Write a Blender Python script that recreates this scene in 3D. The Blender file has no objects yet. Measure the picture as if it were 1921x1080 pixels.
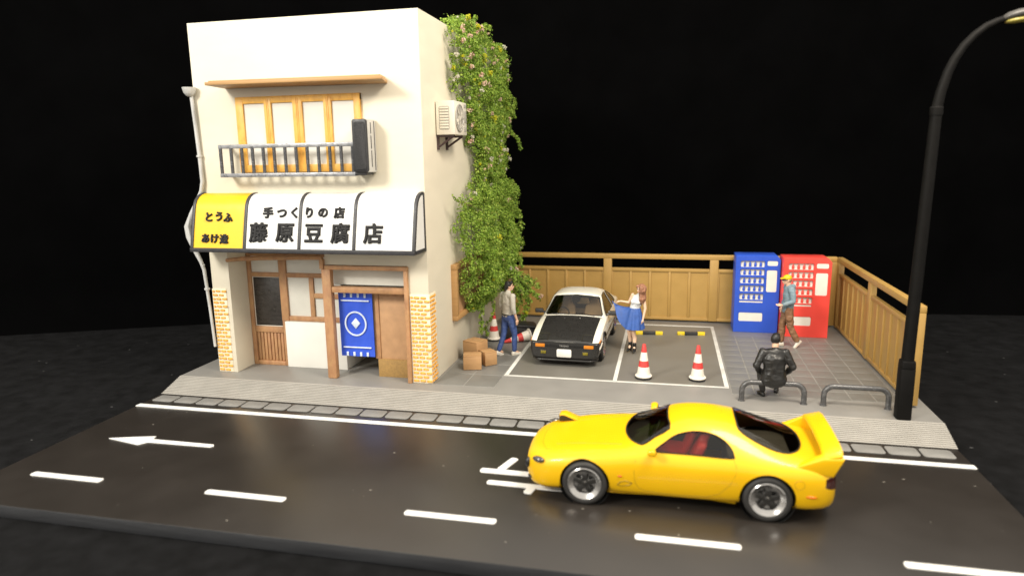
import bpy, bmesh, math, random
from mathutils import Vector, Matrix, noise
from mathutils.bvhtree import BVHTree

R = math.radians
random.seed(86)
scene = bpy.context.scene
COL = scene.collection

# ------------------------------------------------------------------ camera
cam_data = bpy.data.cameras.new('camera')
cam = bpy.data.objects.new('camera', cam_data)
COL.objects.link(cam)
scene.camera = cam
CAM_POS = Vector((10.4174, -11.211, 4.8048))
YAW, PITCH, ROLL = 0.2258, -0.1872, -0.0158
_f = Vector((-math.sin(YAW) * math.cos(PITCH), math.cos(YAW) * math.cos(PITCH), math.sin(PITCH)))
_r = Vector((math.cos(YAW), math.sin(YAW), 0))
_u = _r.cross(_f)
_r2 = math.cos(ROLL) * _r + math.sin(ROLL) * _u
_u2 = -math.sin(ROLL) * _r + math.cos(ROLL) * _u
cam.matrix_world = Matrix(((_r2.x, _u2.x, -_f.x, CAM_POS.x), (_r2.y, _u2.y, -_f.y, CAM_POS.y),
                           (_r2.z, _u2.z, -_f.z, CAM_POS.z), (0, 0, 0, 1)))
cam_data.sensor_width = 36.0
cam_data.lens = 36.0 * 1282.4 / 1921.0
cam_data.clip_start = 0.05
cam_data.clip_end = 500
cam_data.dof.use_dof = True
cam_data.dof.focus_distance = 15.2
cam_data.dof.aperture_fstop = 0.29

# ------------------------------------------------------------------ world, lamps, exposure
world = bpy.data.worlds.new('World')
scene.world = world
world.use_nodes = True
_bg = world.node_tree.nodes['Background']
_bg.inputs[0].default_value = (1.0, 0.94, 0.84, 1)
_bg.inputs[1].default_value = 1.35


def area_lamp(name, loc, target, size, power, color):
    d = bpy.data.lights.new(name, 'AREA')
    d.shape = 'DISK'
    d.size = size
    d.energy = power
    d.color = color
    o = bpy.data.objects.new(name, d)
    COL.objects.link(o)
    o.location = loc
    o.rotation_euler = (Vector(target) - Vector(loc)).to_track_quat('-Z', 'Y').to_euler()
    return o


area_lamp('key_lamp', (-6.0, -18.0, 16.5), (6.0, 2.0, 2.0), 6.5, 6200, (1.0, 0.955, 0.86))
area_lamp('ceiling_lamp', (14.5, -3.5, 13.5), (10.0, 3.5, 0.5), 5.0, 2350, (1.0, 0.89, 0.74))

vs = scene.view_settings
vs.view_transform = 'Standard'
vs.look = 'None'
vs.exposure = 0.0
vs.gamma = 1.0
vs.use_curve_mapping = False
scene.cycles.max_bounces = 8
scene.cycles.transparent_max_bounces = 12
scene.cycles.use_denoising = True
scene.cycles.caustics_reflective = False
scene.cycles.caustics_refractive = False

# ------------------------------------------------------------------ materials
MATS = {}


def mat(name, col, rough=0.5, metal=0.0, var=0.08, vscale=6.0, bump=0.0, bscale=40.0, spec=0.5, coat=0.0,
        col2=None, mixlo=0.45, mixhi=0.62, mscale=5.0, stretch=(1, 1, 1), rvar=0.08, emit=None, estr=0.0):
    """procedural plastic / paint / wood: base colour, soft blotches, optional second colour, fine relief"""
    if name in MATS:
        return MATS[name]
    m = bpy.data.materials.new(name)
    m.use_nodes = True
    nt = m.node_tree
    b = nt.nodes['Principled BSDF']
    N = nt.nodes.new
    L = nt.links.new
    tc = N('ShaderNodeTexCoord')
    mp = N('ShaderNodeMapping')
    mp.inputs['Scale'].default_value = stretch
    L(tc.outputs['Object'], mp.inputs['Vector'])
    nz = N('ShaderNodeTexNoise')
    nz.inputs['Scale'].default_value = vscale
    nz.inputs['Detail'].default_value = 5
    L(mp.outputs[0], nz.inputs['Vector'])
    hsv = N('ShaderNodeHueSaturation')
    hsv.inputs['Color'].default_value = (*col, 1)
    mr = N('ShaderNodeMapRange')
    mr.inputs[1].default_value = 0.3
    mr.inputs[2].default_value = 0.7
    mr.inputs[3].default_value = 1 - var
    mr.inputs[4].default_value = 1 + var
    L(nz.outputs['Fac'], mr.inputs[0])
    L(mr.outputs[0], hsv.inputs['Value'])
    out = hsv.outputs[0]
    if col2 is not None:
        n2 = N('ShaderNodeTexNoise')
        n2.inputs['Scale'].default_value = mscale
        n2.inputs['Detail'].default_value = 6
        n2.inputs['Roughness'].default_value = 0.65
        L(mp.outputs[0], n2.inputs['Vector'])
        rp = N('ShaderNodeMapRange')
        rp.inputs[1].default_value = mixlo
        rp.inputs[2].default_value = mixhi
        L(n2.outputs['Fac'], rp.inputs[0])
        mx = N('ShaderNodeMixRGB')
        mx.inputs[2].default_value = (*col2, 1)
        L(rp.outputs[0], mx.inputs[0])
        L(out, mx.inputs[1])
        out = mx.outputs[0]
    L(out, b.inputs['Base Color'])
    rr = N('ShaderNodeMapRange')
    rr.inputs[1].default_value = 0.3
    rr.inputs[2].default_value = 0.7
    rr.inputs[3].default_value = max(0.02, rough - rvar)
    rr.inputs[4].default_value = min(1, rough + rvar)
    L(nz.outputs['Fac'], rr.inputs[0])
    L(rr.outputs[0], b.inputs['Roughness'])
    b.inputs['Metallic'].default_value = metal
    b.inputs['Specular IOR Level'].default_value = spec
    b.inputs['Coat Weight'].default_value = coat
    b.inputs['Coat Roughness'].default_value = 0.08
    if emit:
        b.inputs['Emission Color'].default_value = (*emit, 1)
        b.inputs['Emission Strength'].default_value = estr
    if bump > 0:
        n3 = N('ShaderNodeTexNoise')
        n3.inputs['Scale'].default_value = bscale
        n3.inputs['Detail'].default_value = 4
        L(mp.outputs[0], n3.inputs['Vector'])
        bp = N('ShaderNodeBump')
        bp.inputs['Strength'].default_value = bump
        bp.inputs['Distance'].default_value = 0.02
        L(n3.outputs['Fac'], bp.inputs['Height'])
        L(bp.outputs[0], b.inputs['Normal'])
    MATS[name] = m
    return m


def glass_mat(name, tint, trans, rough=0.03):
    """thin tinted pane: part clear, part reflecting"""
    if name in MATS:
        return MATS[name]
    m = bpy.data.materials.new(name)
    m.use_nodes = True
    nt = m.node_tree
    N = nt.nodes.new
    L = nt.links.new
    out = nt.nodes['Material Output']
    nt.nodes.remove(nt.nodes['Principled BSDF'])
    tr = N('ShaderNodeBsdfTransparent')
    tr.inputs[0].default_value = (trans * tint[0], trans * tint[1], trans * tint[2], 1)
    gl = N('ShaderNodeBsdfGlossy')
    gl.inputs['Roughness'].default_value = rough
    gl.inputs[0].default_value = (0.9, 0.9, 0.9, 1)
    fr = N('ShaderNodeFresnel')
    fr.inputs[0].default_value = 1.5
    mx = N('ShaderNodeMixShader')
    L(fr.outputs[0], mx.inputs[0])
    L(tr.outputs[0], mx.inputs[1])
    L(gl.outputs[0], mx.inputs[2])
    L(mx.outputs[0], out.inputs[0])
    MATS[name] = m
    return m


def leaf_mat(name, stops, rough=0.6, transl=0.25):
    """leaf colour picked per leaf (random per island)"""
    if name in MATS:
        return MATS[name]
    m = bpy.data.materials.new(name)
    m.use_nodes = True
    nt = m.node_tree
    b = nt.nodes['Principled BSDF']
    N = nt.nodes.new
    L = nt.links.new
    g = N('ShaderNodeNewGeometry')
    cr = N('ShaderNodeValToRGB')
    el = cr.color_ramp.elements
    while len(el) < len(stops):
        el.new(0.5)
    for e, (p, c) in zip(el, stops):
        e.position = p
        e.color = (*c, 1)
    L(g.outputs['Random Per Island'], cr.inputs[0])
    L(cr.outputs[0], b.inputs['Base Color'])
    b.inputs['Roughness'].default_value = rough
    tl = N('ShaderNodeBsdfTranslucent')
    L(cr.outputs[0], tl.inputs[0])
    mx = N('ShaderNodeMixShader')
    mx.inputs[0].default_value = transl
    L(b.outputs[0], mx.inputs[1])
    L(tl.outputs[0], mx.inputs[2])
    L(mx.outputs[0], nt.nodes['Material Output'].inputs[0])
    MATS[name] = m
    return m


# ------------------------------------------------------------------ mesh helpers
class MB:
    """collects shapes; build() links them as ONE mesh object"""

    def __init__(self):
        self.v = []
        self.f = []
        self.m = []
        self.mi = 0

    def add(self, vs, fs):
        o = len(self.v)
        self.v += [tuple(p) for p in vs]
        for f in fs:
            self.f.append(tuple(i + o for i in f))
            self.m.append(self.mi)
        return self

    def box(self, x0, x1, y0, y1, z0, z1, M=None):
        vs = [Vector(p) for p in ((x0, y0, z0), (x1, y0, z0), (x1, y1, z0), (x0, y1, z0),
                                  (x0, y0, z1), (x1, y0, z1), (x1, y1, z1), (x0, y1, z1))]
        if M is not None:
            vs = [M @ p for p in vs]
        return self.add(vs, [(0, 3, 2, 1), (4, 5, 6, 7), (0, 1, 5, 4), (1, 2, 6, 5), (2, 3, 7, 6), (3, 0, 4, 7)])

    def loft(self, rings, cap=True, closed=True):
        n = len(rings[0])
        vs = [p for r in rings for p in r]
        fs = []
        for i in range(len(rings) - 1):
            for j in range(n if closed else n - 1):
                k = (j + 1) % n
                fs.append((i * n + j, i * n + k, (i + 1) * n + k, (i + 1) * n + j))
        if cap:
            fs.append(tuple(reversed(range(n))))
            fs.append(tuple((len(rings) - 1) * n + j for j in range(n)))
        return self.add(vs, fs)

    def tube(self, pts, r, n=10, cap=True):
        pts = [Vector(p) for p in pts]
        rs = r if isinstance(r, (list, tuple)) else [r] * len(pts)
        rings = []
        up = None
        for i, p in enumerate(pts):
            if i == 0:
                d = pts[1] - p
            elif i == len(pts) - 1:
                d = p - pts[i - 1]
            else:
                d = (pts[i + 1] - p).normalized() + (p - pts[i - 1]).normalized()
            d.normalize()
            if up is None:
                up = Vector((0, 0, 1)) if abs(d.z) < 0.8 else Vector((0, -1, 0))
            a = d.cross(up)
            if a.length < 1e-5:
                a = d.orthogonal()
            a.normalize()
            b = a.cross(d).normalized()
            up = b
            rr = rs[i]
            rx, ry = rr if isinstance(rr, tuple) else (rr, rr)
            rings.append([p + a * rx * math.cos(2 * math.pi * k / n) + b * ry * math.sin(2 * math.pi * k / n) for k in range(n)])
        return self.loft(rings, cap)

    def lathe(self, prof, n=24, c=(0, 0, 0), M=None, cap=True):
        rings = []
        for r, z in prof:
            ring = [Vector((max(r, 1e-4) * math.cos(2 * math.pi * k / n), max(r, 1e-4) * math.sin(2 * math.pi * k / n), z)) for k in range(n)]
            if M is not None:
                ring = [M @ p for p in ring]
            rings.append([p + Vector(c) for p in ring])
        return self.loft(rings, cap)

    def ball(self, c, r, n=14, m=9, M=None):
        rx, ry, rz = r if isinstance(r, (list, tuple)) else (r, r, r)
        rings = []
        for i in range(m + 1):
            t = math.pi * i / m
            s = max(math.sin(t), 1e-3)
            ring = [Vector((rx * s * math.cos(2 * math.pi * k / n), ry * s * math.sin(2 * math.pi * k / n), -rz * math.cos(t))) for k in range(n)]
            if M is not None:
                ring = [M @ p for p in ring]
            rings.append([p + Vector(c) for p in ring])
        return self.loft(rings, True)

    def prism(self, poly, a0, a1, axis='y'):
        """polygon (2D) swept along an axis: y -> (x,z), x -> (y,z), z -> (x,y)"""
        def P(p, a):
            return {'y': (p[0], a, p[1]), 'x': (a, p[0], p[1]), 'z': (p[0], p[1], a)}[axis]
        n = len(poly)
        vs = [P(p, a0) for p in poly] + [P(p, a1) for p in poly]
        fs = [tuple(range(n)), tuple(reversed(range(n, 2 * n)))]
        fs += [(i, i + n, (i + 1) % n + n, (i + 1) % n) for i in range(n)]
        return self.add(vs, fs)

    def mesh(self, name, bevel=0.0, smooth=None, seg=2):
        me = bpy.data.meshes.new(name)
        bm = bmesh.new()
        bv = [bm.verts.new(p) for p in self.v]
        for f, mi in zip(self.f, self.m):
            try:
                fc = bm.faces.new([bv[i] for i in f])
                fc.material_index = mi
            except ValueError:
                pass
        bmesh.ops.recalc_face_normals(bm, faces=bm.faces)
        if bevel > 0:
            es = [e for e in bm.edges if len(e.link_faces) == 2 and e.calc_face_angle(0) > 0.5]
            bmesh.ops.bevel(bm, geom=es, offset=bevel, segments=seg, profile=0.5, affect='EDGES', clamp_overlap=True)
        bm.to_mesh(me)
        bm.free()
        if smooth is not None or bevel > 0:
            me.polygons.foreach_set('use_smooth', [True] * len(me.polygons))
            me.set_sharp_from_angle(angle=R(smooth if smooth else 40))
        return me

    def build(self, name, material, parent=None, bevel=0.0, smooth=None, seg=2):
        return link(name, self.mesh(name, bevel, smooth, seg), material, parent)


def link(name, me, material, parent=None, loc=None):
    """links mesh data made in the parent's own coordinates"""
    o = bpy.data.objects.new(name, me)
    ms = material if isinstance(material, (list, tuple)) else [material]
    if len(me.materials) == 0:
        for m in ms:
            me.materials.append(m)
    COL.objects.link(o)
    if parent is not None:
        o.parent = parent
    if loc is not None:
        o.location = loc
    return o


def tag(o, label=None, cat=None, group=None, kind=None):
    for k, v in (('label', label), ('category', cat), ('group', group), ('kind', kind)):
        if v:
            o[k] = v
    return o


def thing(name, label, cat, loc=(0, 0, 0), rz=0.0, group=None):
    o = bpy.data.objects.new(name, None)
    o.empty_display_size = 0.2
    COL.objects.link(o)
    o.location = loc
    o.rotation_euler = (0, 0, rz)
    return tag(o, label, cat, group)


def copy_tree(o, parent=None):
    c = o.copy()
    COL.objects.link(c)
    c.parent = parent
    for ch in list(o.children):
        copy_tree(ch, c)
    return c


def eval_mesh(me, mods):
    """apply modifiers to mesh data and return new data"""
    o = bpy.data.objects.new('tmp', me)
    COL.objects.link(o)
    for typ, kw in mods:
        md = o.modifiers.new(typ, typ)
        for k, v in kw.items():
            setattr(md, k, v)
    dg = bpy.context.evaluated_depsgraph_get()
    out = bpy.data.meshes.new_from_object(o.evaluated_get(dg))
    bpy.data.objects.remove(o)
    return out


def smooth_mesh(me, ang=40):
    me.polygons.foreach_set('use_smooth', [True] * len(me.polygons))
    if ang:
        me.set_sharp_from_angle(angle=R(ang))
    return me


def boolean_cut(me, cutters):
    o = bpy.data.objects.new('tmp', me)
    COL.objects.link(o)
    cs = []
    for c in cutters:
        k = bpy.data.objects.new('cut', c)
        COL.objects.link(k)
        cs.append(k)
        md = o.modifiers.new('b', 'BOOLEAN')
        md.operation = 'DIFFERENCE'
        md.solver = 'EXACT'
        md.object = k
    dg = bpy.context.evaluated_depsgraph_get()
    out = bpy.data.meshes.new_from_object(o.evaluated_get(dg))
    bpy.data.objects.remove(o)
    for k in cs:
        bpy.data.objects.remove(k)
    return out


_font = bpy.data.curves.new('glyphs', 'FONT')
_font_ob = bpy.data.objects.new('glyphs', _font)


def glyph(ch, size, extrude, weight, bevel=0.0):
    """a raised character as mesh data, centred on the origin in the XY plane"""
    if _font_ob.name not in COL.objects:
        COL.objects.link(_font_ob)
    _font.body = ch
    _font.size = size
    _font.extrude = extrude
    _font.offset = weight
    _font.bevel_depth = bevel
    _font.resolution_u = 3
    _font.bevel_resolution = 1
    dg = bpy.context.evaluated_depsgraph_get()
    dg.update()
    me = bpy.data.meshes.new_from_object(_font_ob.evaluated_get(dg))
    xs = [v.co.x for v in me.vertices]
    ys = [v.co.y for v in me.vertices]
    c = Vector(((min(xs) + max(xs)) / 2, (min(ys) + max(ys)) / 2, 0))
    for v in me.vertices:
        v.co -= c
    me.materials.clear()
    return me


def rounded_rect(x0, x1, y0, y1, r, n=4):
    pts = []
    for cx, cy, a0 in ((x1 - r, y1 - r, 0), (x0 + r, y1 - r, 90), (x0 + r, y0 + r, 180), (x1 - r, y0 + r, 270)):
        for k in range(n + 1):
            a = R(a0 + 90 * k / n)
            pts.append((cx + r * math.cos(a), cy + r * math.sin(a)))
    return pts


S = 0.209          # height of the pavement above the road
# ================================================================== the setting
M_cloth = mat('black_cloth', (0.0055, 0.0056, 0.0062), 0.95, var=0.5, vscale=3, bump=0.5, bscale=90, spec=0.12,
              col2=(0.02, 0.02, 0.022), mixlo=0.66, mixhi=0.74, mscale=60)
M_back = mat('black_backdrop', (0.0012, 0.0012, 0.0013), 1.0, var=0.3, vscale=0.7, bump=0.3, bscale=60, spec=0.02)


def road_material():
    m = mat('black_road', (0.022, 0.0185, 0.0158), 0.30, var=0.10, vscale=1.2, spec=0.80, bump=0.02, bscale=150, rvar=0.025)
    nt = m.node_tree
    N, L = nt.nodes.new, nt.links.new
    b = nt.nodes['Principled BSDF']
    old = b.inputs['Base Color'].links[0].from_socket
    tc = N('ShaderNodeTexCoord')
    vo = N('ShaderNodeTexVoronoi')
    vo.inputs['Scale'].default_value = 4.2
    L(tc.outputs['Object'], vo.inputs['Vector'])
    lt = N('ShaderNodeMath')
    lt.operation = 'LESS_THAN'
    lt.inputs[1].default_value = 0.036
    L(vo.outputs['Distance'], lt.inputs[0])
    sep = N('ShaderNodeSeparateColor')
    L(vo.outputs['Color'], sep.inputs[0])
    gt = N('ShaderNodeMath')
    gt.operation = 'GREATER_THAN'
    gt.inputs[1].default_value = 0.72
    L(sep.outputs[0], gt.inputs[0])
    mu = N('ShaderNodeMath')
    mu.operation = 'MULTIPLY'
    L(lt.outputs[0], mu.inputs[0])
    L(gt.outputs[0], mu.inputs[1])
    mx = N('ShaderNodeMixRGB')
    mx.inputs[2].default_value = (0.16, 0.15, 0.13, 1)
    L(mu.outputs[0], mx.inputs[0])
    L(old, mx.inputs[1])
    L(mx.outputs[0], b.inputs['Base Color'])
    return m


M_road = road_material()


def add_lint(m, scale, size, keep, col):
    nt = m.node_tree
    N, L = nt.nodes.new, nt.links.new
    b = nt.nodes['Principled BSDF']
    old = b.inputs['Base Color'].links[0].from_socket
    tc = N('ShaderNodeTexCoord')
    mp = N('ShaderNodeMapping')
    mp.inputs['Scale'].default_value = (1, 2.2, 1)
    mp.inputs['Rotation'].default_value = (0, 0, 0.6)
    L(tc.outputs['Object'], mp.inputs['Vector'])
    vo = N('ShaderNodeTexVoronoi')
    vo.inputs['Scale'].default_value = scale
    L(mp.outputs[0], vo.inputs['Vector'])
    lt = N('ShaderNodeMath'); lt.operation = 'LESS_THAN'; lt.inputs[1].default_value = size
    L(vo.outputs['Distance'], lt.inputs[0])
    sep = N('ShaderNodeSeparateColor'); L(vo.outputs['Color'], sep.inputs[0])
    gt = N('ShaderNodeMath'); gt.operation = 'GREATER_THAN'; gt.inputs[1].default_value = keep
    L(sep.outputs[1], gt.inputs[0])
    mu = N('ShaderNodeMath'); mu.operation = 'MULTIPLY'
    L(lt.outputs[0], mu.inputs[0]); L(gt.outputs[0], mu.inputs[1])
    mx = N('ShaderNodeMixRGB'); mx.inputs[2].default_value = (*col, 1)
    L(mu.outputs[0], mx.inputs[0]); L(old, mx.inputs[1]); L(mx.outputs[0], b.inputs['Base Color'])


add_lint(M_cloth, 2.4, 0.07, 0.80, (0.11, 0.11, 0.11))
add_lint(M_road, 2.2, 0.045, 0.62, (0.30, 0.28, 0.24))
M_roadside = mat('road_edge', (0.024, 0.025, 0.028), 0.5, var=0.15, vscale=3, bump=0.25, bscale=25, stretch=(0.4, 1, 9))
M_grey = mat('pavement_grey', (0.215, 0.208, 0.195), 0.42, var=0.06, vscale=1.8, bump=0.06, bscale=60, rvar=0.05)
M_lot = mat('parking_grey', (0.158, 0.150, 0.132), 0.45, var=0.06, vscale=1.4, bump=0.06, bscale=60, rvar=0.05)
M_tile = mat('paving_tile_grey', (0.162, 0.160, 0.150), 0.45, var=0.12, vscale=1.5, bump=0.08, bscale=50)
M_grout = mat('grout_pale', (0.255, 0.248, 0.228), 0.6, var=0.15, vscale=3, bump=0.1)
M_ramp = mat('ramp_grey', (0.39, 0.375, 0.345), 0.45, var=0.06, vscale=3, bump=0.05, bscale=60)
M_kerb = mat('kerb_grey', (0.21, 0.207, 0.198), 0.5, var=0.12, vscale=3, bump=0.15, bscale=60)
M_line = mat('road_white', (0.80, 0.80, 0.78), 0.45, var=0.06, vscale=4, bump=0.1, bscale=40)
M_pline = mat('bay_line_white', (0.58, 0.58, 0.55), 0.5, var=0.1, vscale=4, bump=0.1, bscale=40)

# table under the model, and the cloth hung behind it
n = 60
mb = MB()
mb.box(-40, 60, -30, 40, -1.2, -0.205)
tag(mb.build('ground', M_cloth), kind='structure', label='black cloth covered table top under the model')
plan = [(-45, -8), (-16, 1.5), (-8.7, 5.0), (-3.7, 7.2), (2.0, 10.0), (9, 11.3), (21, 12.3), (34, 12.6), (60, 9)]
mb = MB()
rings = []
for i in range(len(plan)):
    x, y = plan[i]
    rings.append([(x, y, -0.21), (x, y + 0.25, 0.0), (x + 0.02, y + 0.45, 1.2), (x, y + 0.5, 16), (x, y + 0.9, 16), (x, y + 0.9, -0.21)])
mb.loft(rings, True)
tag(mb.build('backdrop', M_back, smooth=60), kind='structure', label='black cloth backdrop hung behind the model')

# the base slab with its road
XR, Y0, YB = 15.157, -3.958, 8.33
mb = MB()
mb.box(0, XR, Y0, YB, -0.2, 0.0)
road = mb.mesh('road', bevel=0.012)
road.materials.append(M_road)
road.materials.append(M_roadside)
for p in road.polygons:
    p.material_index = 0 if p.normal.z > 0.7 else 1
road = link('road', road, M_road)
tag(road, 'glossy black road slab of the model base', kind='structure')


def bar(mbx, a, b, w, z0, z1, rnd=True):
    """painted stroke from a to b, rounded ends"""
    a, b = Vector((*a, 0)), Vector((*b, 0))
    d = (b - a).normalized()
    s = Vector((-d.y, d.x, 0))
    pts = []
    for c, e in ((b, 0), (a, 180)):
        for k in range(7):
            t = R(e - 90 + 30 * k)
            q = c + (d * math.cos(t) * (0.5 if rnd else 0.02) + s * math.sin(t)) * w / 2
            pts.append((q.x, q.y))
    mbx.prism(pts, z0, z1, 'z')
    return mbx


mb = bar(MB(), (0.0, -0.015), (XR, -0.015), 0.135, -0.002, 0.012, False)
mb.build('edge_line', M_line, road, bevel=0.004)
for k in range(5):
    x0 = 0.69 + 3.149 * k
    b = min(x0 + 1.25, XR - 0.01)
    bar(MB(), (x0, -3.025), (b, -3.025), 0.125, -0.002, 0.014).build('lane_dash', M_line, road, bevel=0.004)
mb = MB()
mb.prism([(0.77, -1.60), (1.10, -1.665), (1.50, -1.745), (1.60, -1.615), (2.83, -1.60), (2.87, -1.55), (2.83, -1.49), (1.60, -1.485), (1.56, -1.36), (1.10, -1.49)], -0.002, 0.014, 'z')
mb.build('arrow', M_line, road, bevel=0.004)
mb = MB()
bar(mb, (7.68, -1.56), (9.6, -1.56), 0.14, -0.002, 0.0135)
bar(mb, (7.96, -1.48), (8.09, -1.08), 0.13, -0.002, 0.0155)
bar(mb, (7.88, -1.93), (9.6, -1.96), 0.12, -0.002, 0.0135)
bar(mb, (8.56, -1.96), (8.52, -2.14), 0.13, -0.002, 0.0155)
mb.build('road_lettering', M_line, road)

# pavement: layered ramp, slab, bays, tiles, kerb stones
mb = MB()
mb.box(0, XR, 1.296, YB - 0.002, -0.001, S)
sidewalk = tag(mb.build('sidewalk', M_grey, bevel=0.008), 'grey raised pavement of the model base', kind='structure')
NS = 13
mb = MB()
for k in range(NS):
    ya = 0.653 + (1.294 - 0.653) * k / NS
    za, zb_ = 0.003 + (S - 0.003) * k / NS, 0.003 + (S - 0.003) * (k + 1) / NS
    mb.box(0, XR, ya, 1.295, za + (zb_ - za) * 0.45, zb_ - 0.0004)
    mb.box(0.004, XR - 0.004, ya + 0.013, 1.2945, za, za + (zb_ - za) * 0.45)
mb.build('ramp', M_ramp, sidewalk)
kb = MB()
kb.prism(rounded_rect(-0.238, 0.238, -0.165, 0.165, 0.06, 3), 0, 0.016, 'z')
kbm = kb.mesh('kerb_stone', bevel=0.005)
kbm.materials.append(M_kerb)
for k in range(29):
    x = 0.33 + 0.5155 * k
    if x > XR - 0.25:
        break
    o = link('kerb_stone', kbm, M_kerb, sidewalk, (x, 0.40 + random.uniform(-0.006, 0.006), 0.001))
    o.rotation_euler.z = random.uniform(-0.012, 0.012)
mb = MB()
mb.box(7.06, 11.70, 2.49, 7.66, S - 0.01, S + 0.003)
mb.build('parking_area', M_lot, sidewalk)
zl0, zl1 = S + 0.001, S + 0.010
for nm, a, b, w in (('bay_line', (7.055, 2.54), (11.70, 2.54), 0.085), ('bay_line', (7.10, 2.585), (7.10, 7.56), 0.085),
                    ('bay_line', (9.42, 2.585), (9.42, 7.56), 0.085), ('bay_line', (11.66, 2.585), (11.66, 7.56), 0.085),
                    ('bay_line', (7.055, 7.605), (11.70, 7.605), 0.085)):
    bar(MB(), a, b, w, zl0, zl1, False).build(nm, M_pline, sidewalk, bevel=0.003)


def tiles(xs, ys, gap=0.021):
    cache = {}
    MB().box(xs[0], xs[-1], ys[0], ys[-1], S - 0.01, S + 0.0025).build('grout', M_grout, sidewalk)
    for i in range(len(xs) - 1):
        for j in range(len(ys) - 1):
            w, h = xs[i + 1] - xs[i] - gap, ys[j + 1] - ys[j] - gap
            key = (round(w, 3), round(h, 3))
            if key not in cache:
                t = MB()
                t.box(-w / 2, w / 2, -h / 2, h / 2, -0.004, 0.008)
                cache[key] = t.mesh('paving_tile', bevel=0.004, seg=1)
                cache[key].materials.append(M_tile)
            link('paving_tile', cache[key], M_tile, sidewalk, ((xs[i] + xs[i + 1]) / 2, (ys[j] + ys[j + 1]) / 2, S + random.uniform(-0.001, 0.001)))


tiles([11.73 + 0.434 * k for k in range(8)], [2.17 + 0.457 * k for k in range(11)])
tiles([5.745, 6.385, 7.04], [1.71 + 0.772 * k for k in range(9)])
# ================================================================== the shop
M_wall = mat('cream_wall', (0.67, 0.62, 0.50), 0.55, var=0.03, vscale=1.2, bump=0.05, bscale=45, stretch=(1, 1, 3))
M_white = mat('white_panel', (0.80, 0.785, 0.73), 0.5, var=0.03, vscale=2, bump=0.04, bscale=50)
M_pane = mat('milky_pane', (0.66, 0.645, 0.58), 0.35, var=0.05, vscale=2)
M_paneup = mat('milky_pane_upper', (0.70, 0.68, 0.62), 0.4, var=0.04, vscale=2)
M_wood = mat('brown_wood', (0.40, 0.205, 0.10), 0.55, var=0.18, vscale=7, bump=0.3, bscale=40,
             col2=(0.47, 0.27, 0.125), mixlo=0.42, mixhi=0.66, mscale=9, stretch=(1, 1, 0.5))
M_woodd = mat('tan_door', (0.50, 0.29, 0.15), 0.55, var=0.12, vscale=4, bump=0.15, bscale=60, col2=(0.36, 0.19, 0.09), mixlo=0.6, mixhi=0.75, mscale=3)
M_amber = mat('amber_wood', (0.80, 0.44, 0.085), 0.45, var=0.12, vscale=6, bump=0.25, bscale=30,
              col2=(0.66, 0.31, 0.05), mixlo=0.5, mixhi=0.7, mscale=7, stretch=(1, 1, 0.4))
M_eave = mat('eave_tan', (0.43, 0.245, 0.095), 0.5, var=0.1, vscale=4, bump=0.15, bscale=50, stretch=(0.3, 1, 4))
M_rail = mat('painted_iron', (0.06, 0.061, 0.066), 0.38, var=0.2, vscale=14, metal=0.3, bump=0.3, bscale=60,
             col2=(0.20, 0.205, 0.215), mixlo=0.50, mixhi=0.70, mscale=20)
M_railtop = mat('worn_iron', (0.30, 0.305, 0.32), 0.35, var=0.2, vscale=10, metal=0.45, bump=0.3, bscale=40,
                col2=(0.05, 0.05, 0.055), mixlo=0.55, mixhi=0.7, mscale=14)
M_black = mat('black_plastic', (0.018, 0.018, 0.02), 0.45, var=0.2, vscale=10, bump=0.1, bscale=60)
M_blackrough = mat('black_glitter_panel', (0.02, 0.02, 0.022), 0.5, var=0.4, vscale=60, bump=1.0, bscale=70,
                   col2=(0.16, 0.16, 0.17), mixlo=0.58, mixhi=0.72, mscale=60)
M_ltgrey = mat('light_grey_plastic', (0.46, 0.455, 0.44), 0.4, var=0.08, vscale=6, bump=0.1, bscale=40)
M_trim = mat('awning_trim', (0.034, 0.034, 0.038), 0.45, var=0.15, vscale=12, bump=0.2, bscale=50,
             col2=(0.28, 0.28, 0.29), mixlo=0.70, mixhi=0.78, mscale=9)
M_yel = mat('awning_yellow', (0.74, 0.46, 0.004), 0.4, var=0.03, vscale=3, bump=0.03, bscale=40)
M_awn = mat('awning_white', (0.74, 0.74, 0.72), 0.4, var=0.02, vscale=3, bump=0.03, bscale=40)
M_ink = mat('letter_black', (0.010, 0.010, 0.011), 0.6, var=0.2, vscale=30, bump=0.2, bscale=60, spec=0.3)
M_brick = mat('brick_orange', (0.72, 0.34, 0.04), 0.5, var=0.22, vscale=7, bump=0.25, bscale=60,
              col2=(0.80, 0.58, 0.25), mixlo=0.5, mixhi=0.75, mscale=8)
M_mortar = mat('brick_mortar', (0.80, 0.71, 0.53), 0.6, var=0.06, vscale=8, bump=0.3, bscale=50,
               col2=(0.64, 0.40, 0.11), mixlo=0.58, mixhi=0.74, mscale=10)
M_board = mat('blackboard', (0.030, 0.026, 0.023), 0.28, var=0.2, vscale=5, bump=0.3, bscale=30, col2=(0.085, 0.078, 0.068), mixlo=0.64, mixhi=0.72, mscale=14, stretch=(1, 1, 2))
M_ochre = mat('ochre_board', (0.36, 0.215, 0.07), 0.7, var=0.15, vscale=30, bump=0.6, bscale=90)
M_blue = mat('curtain_blue', (0.033, 0.095, 0.62), 0.4, var=0.08, vscale=4, bump=0.15, bscale=30)
M_crest = mat('crest_white', (0.62, 0.70, 0.82), 0.5, var=0.12, vscale=20, bump=0.3, bscale=50)

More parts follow.
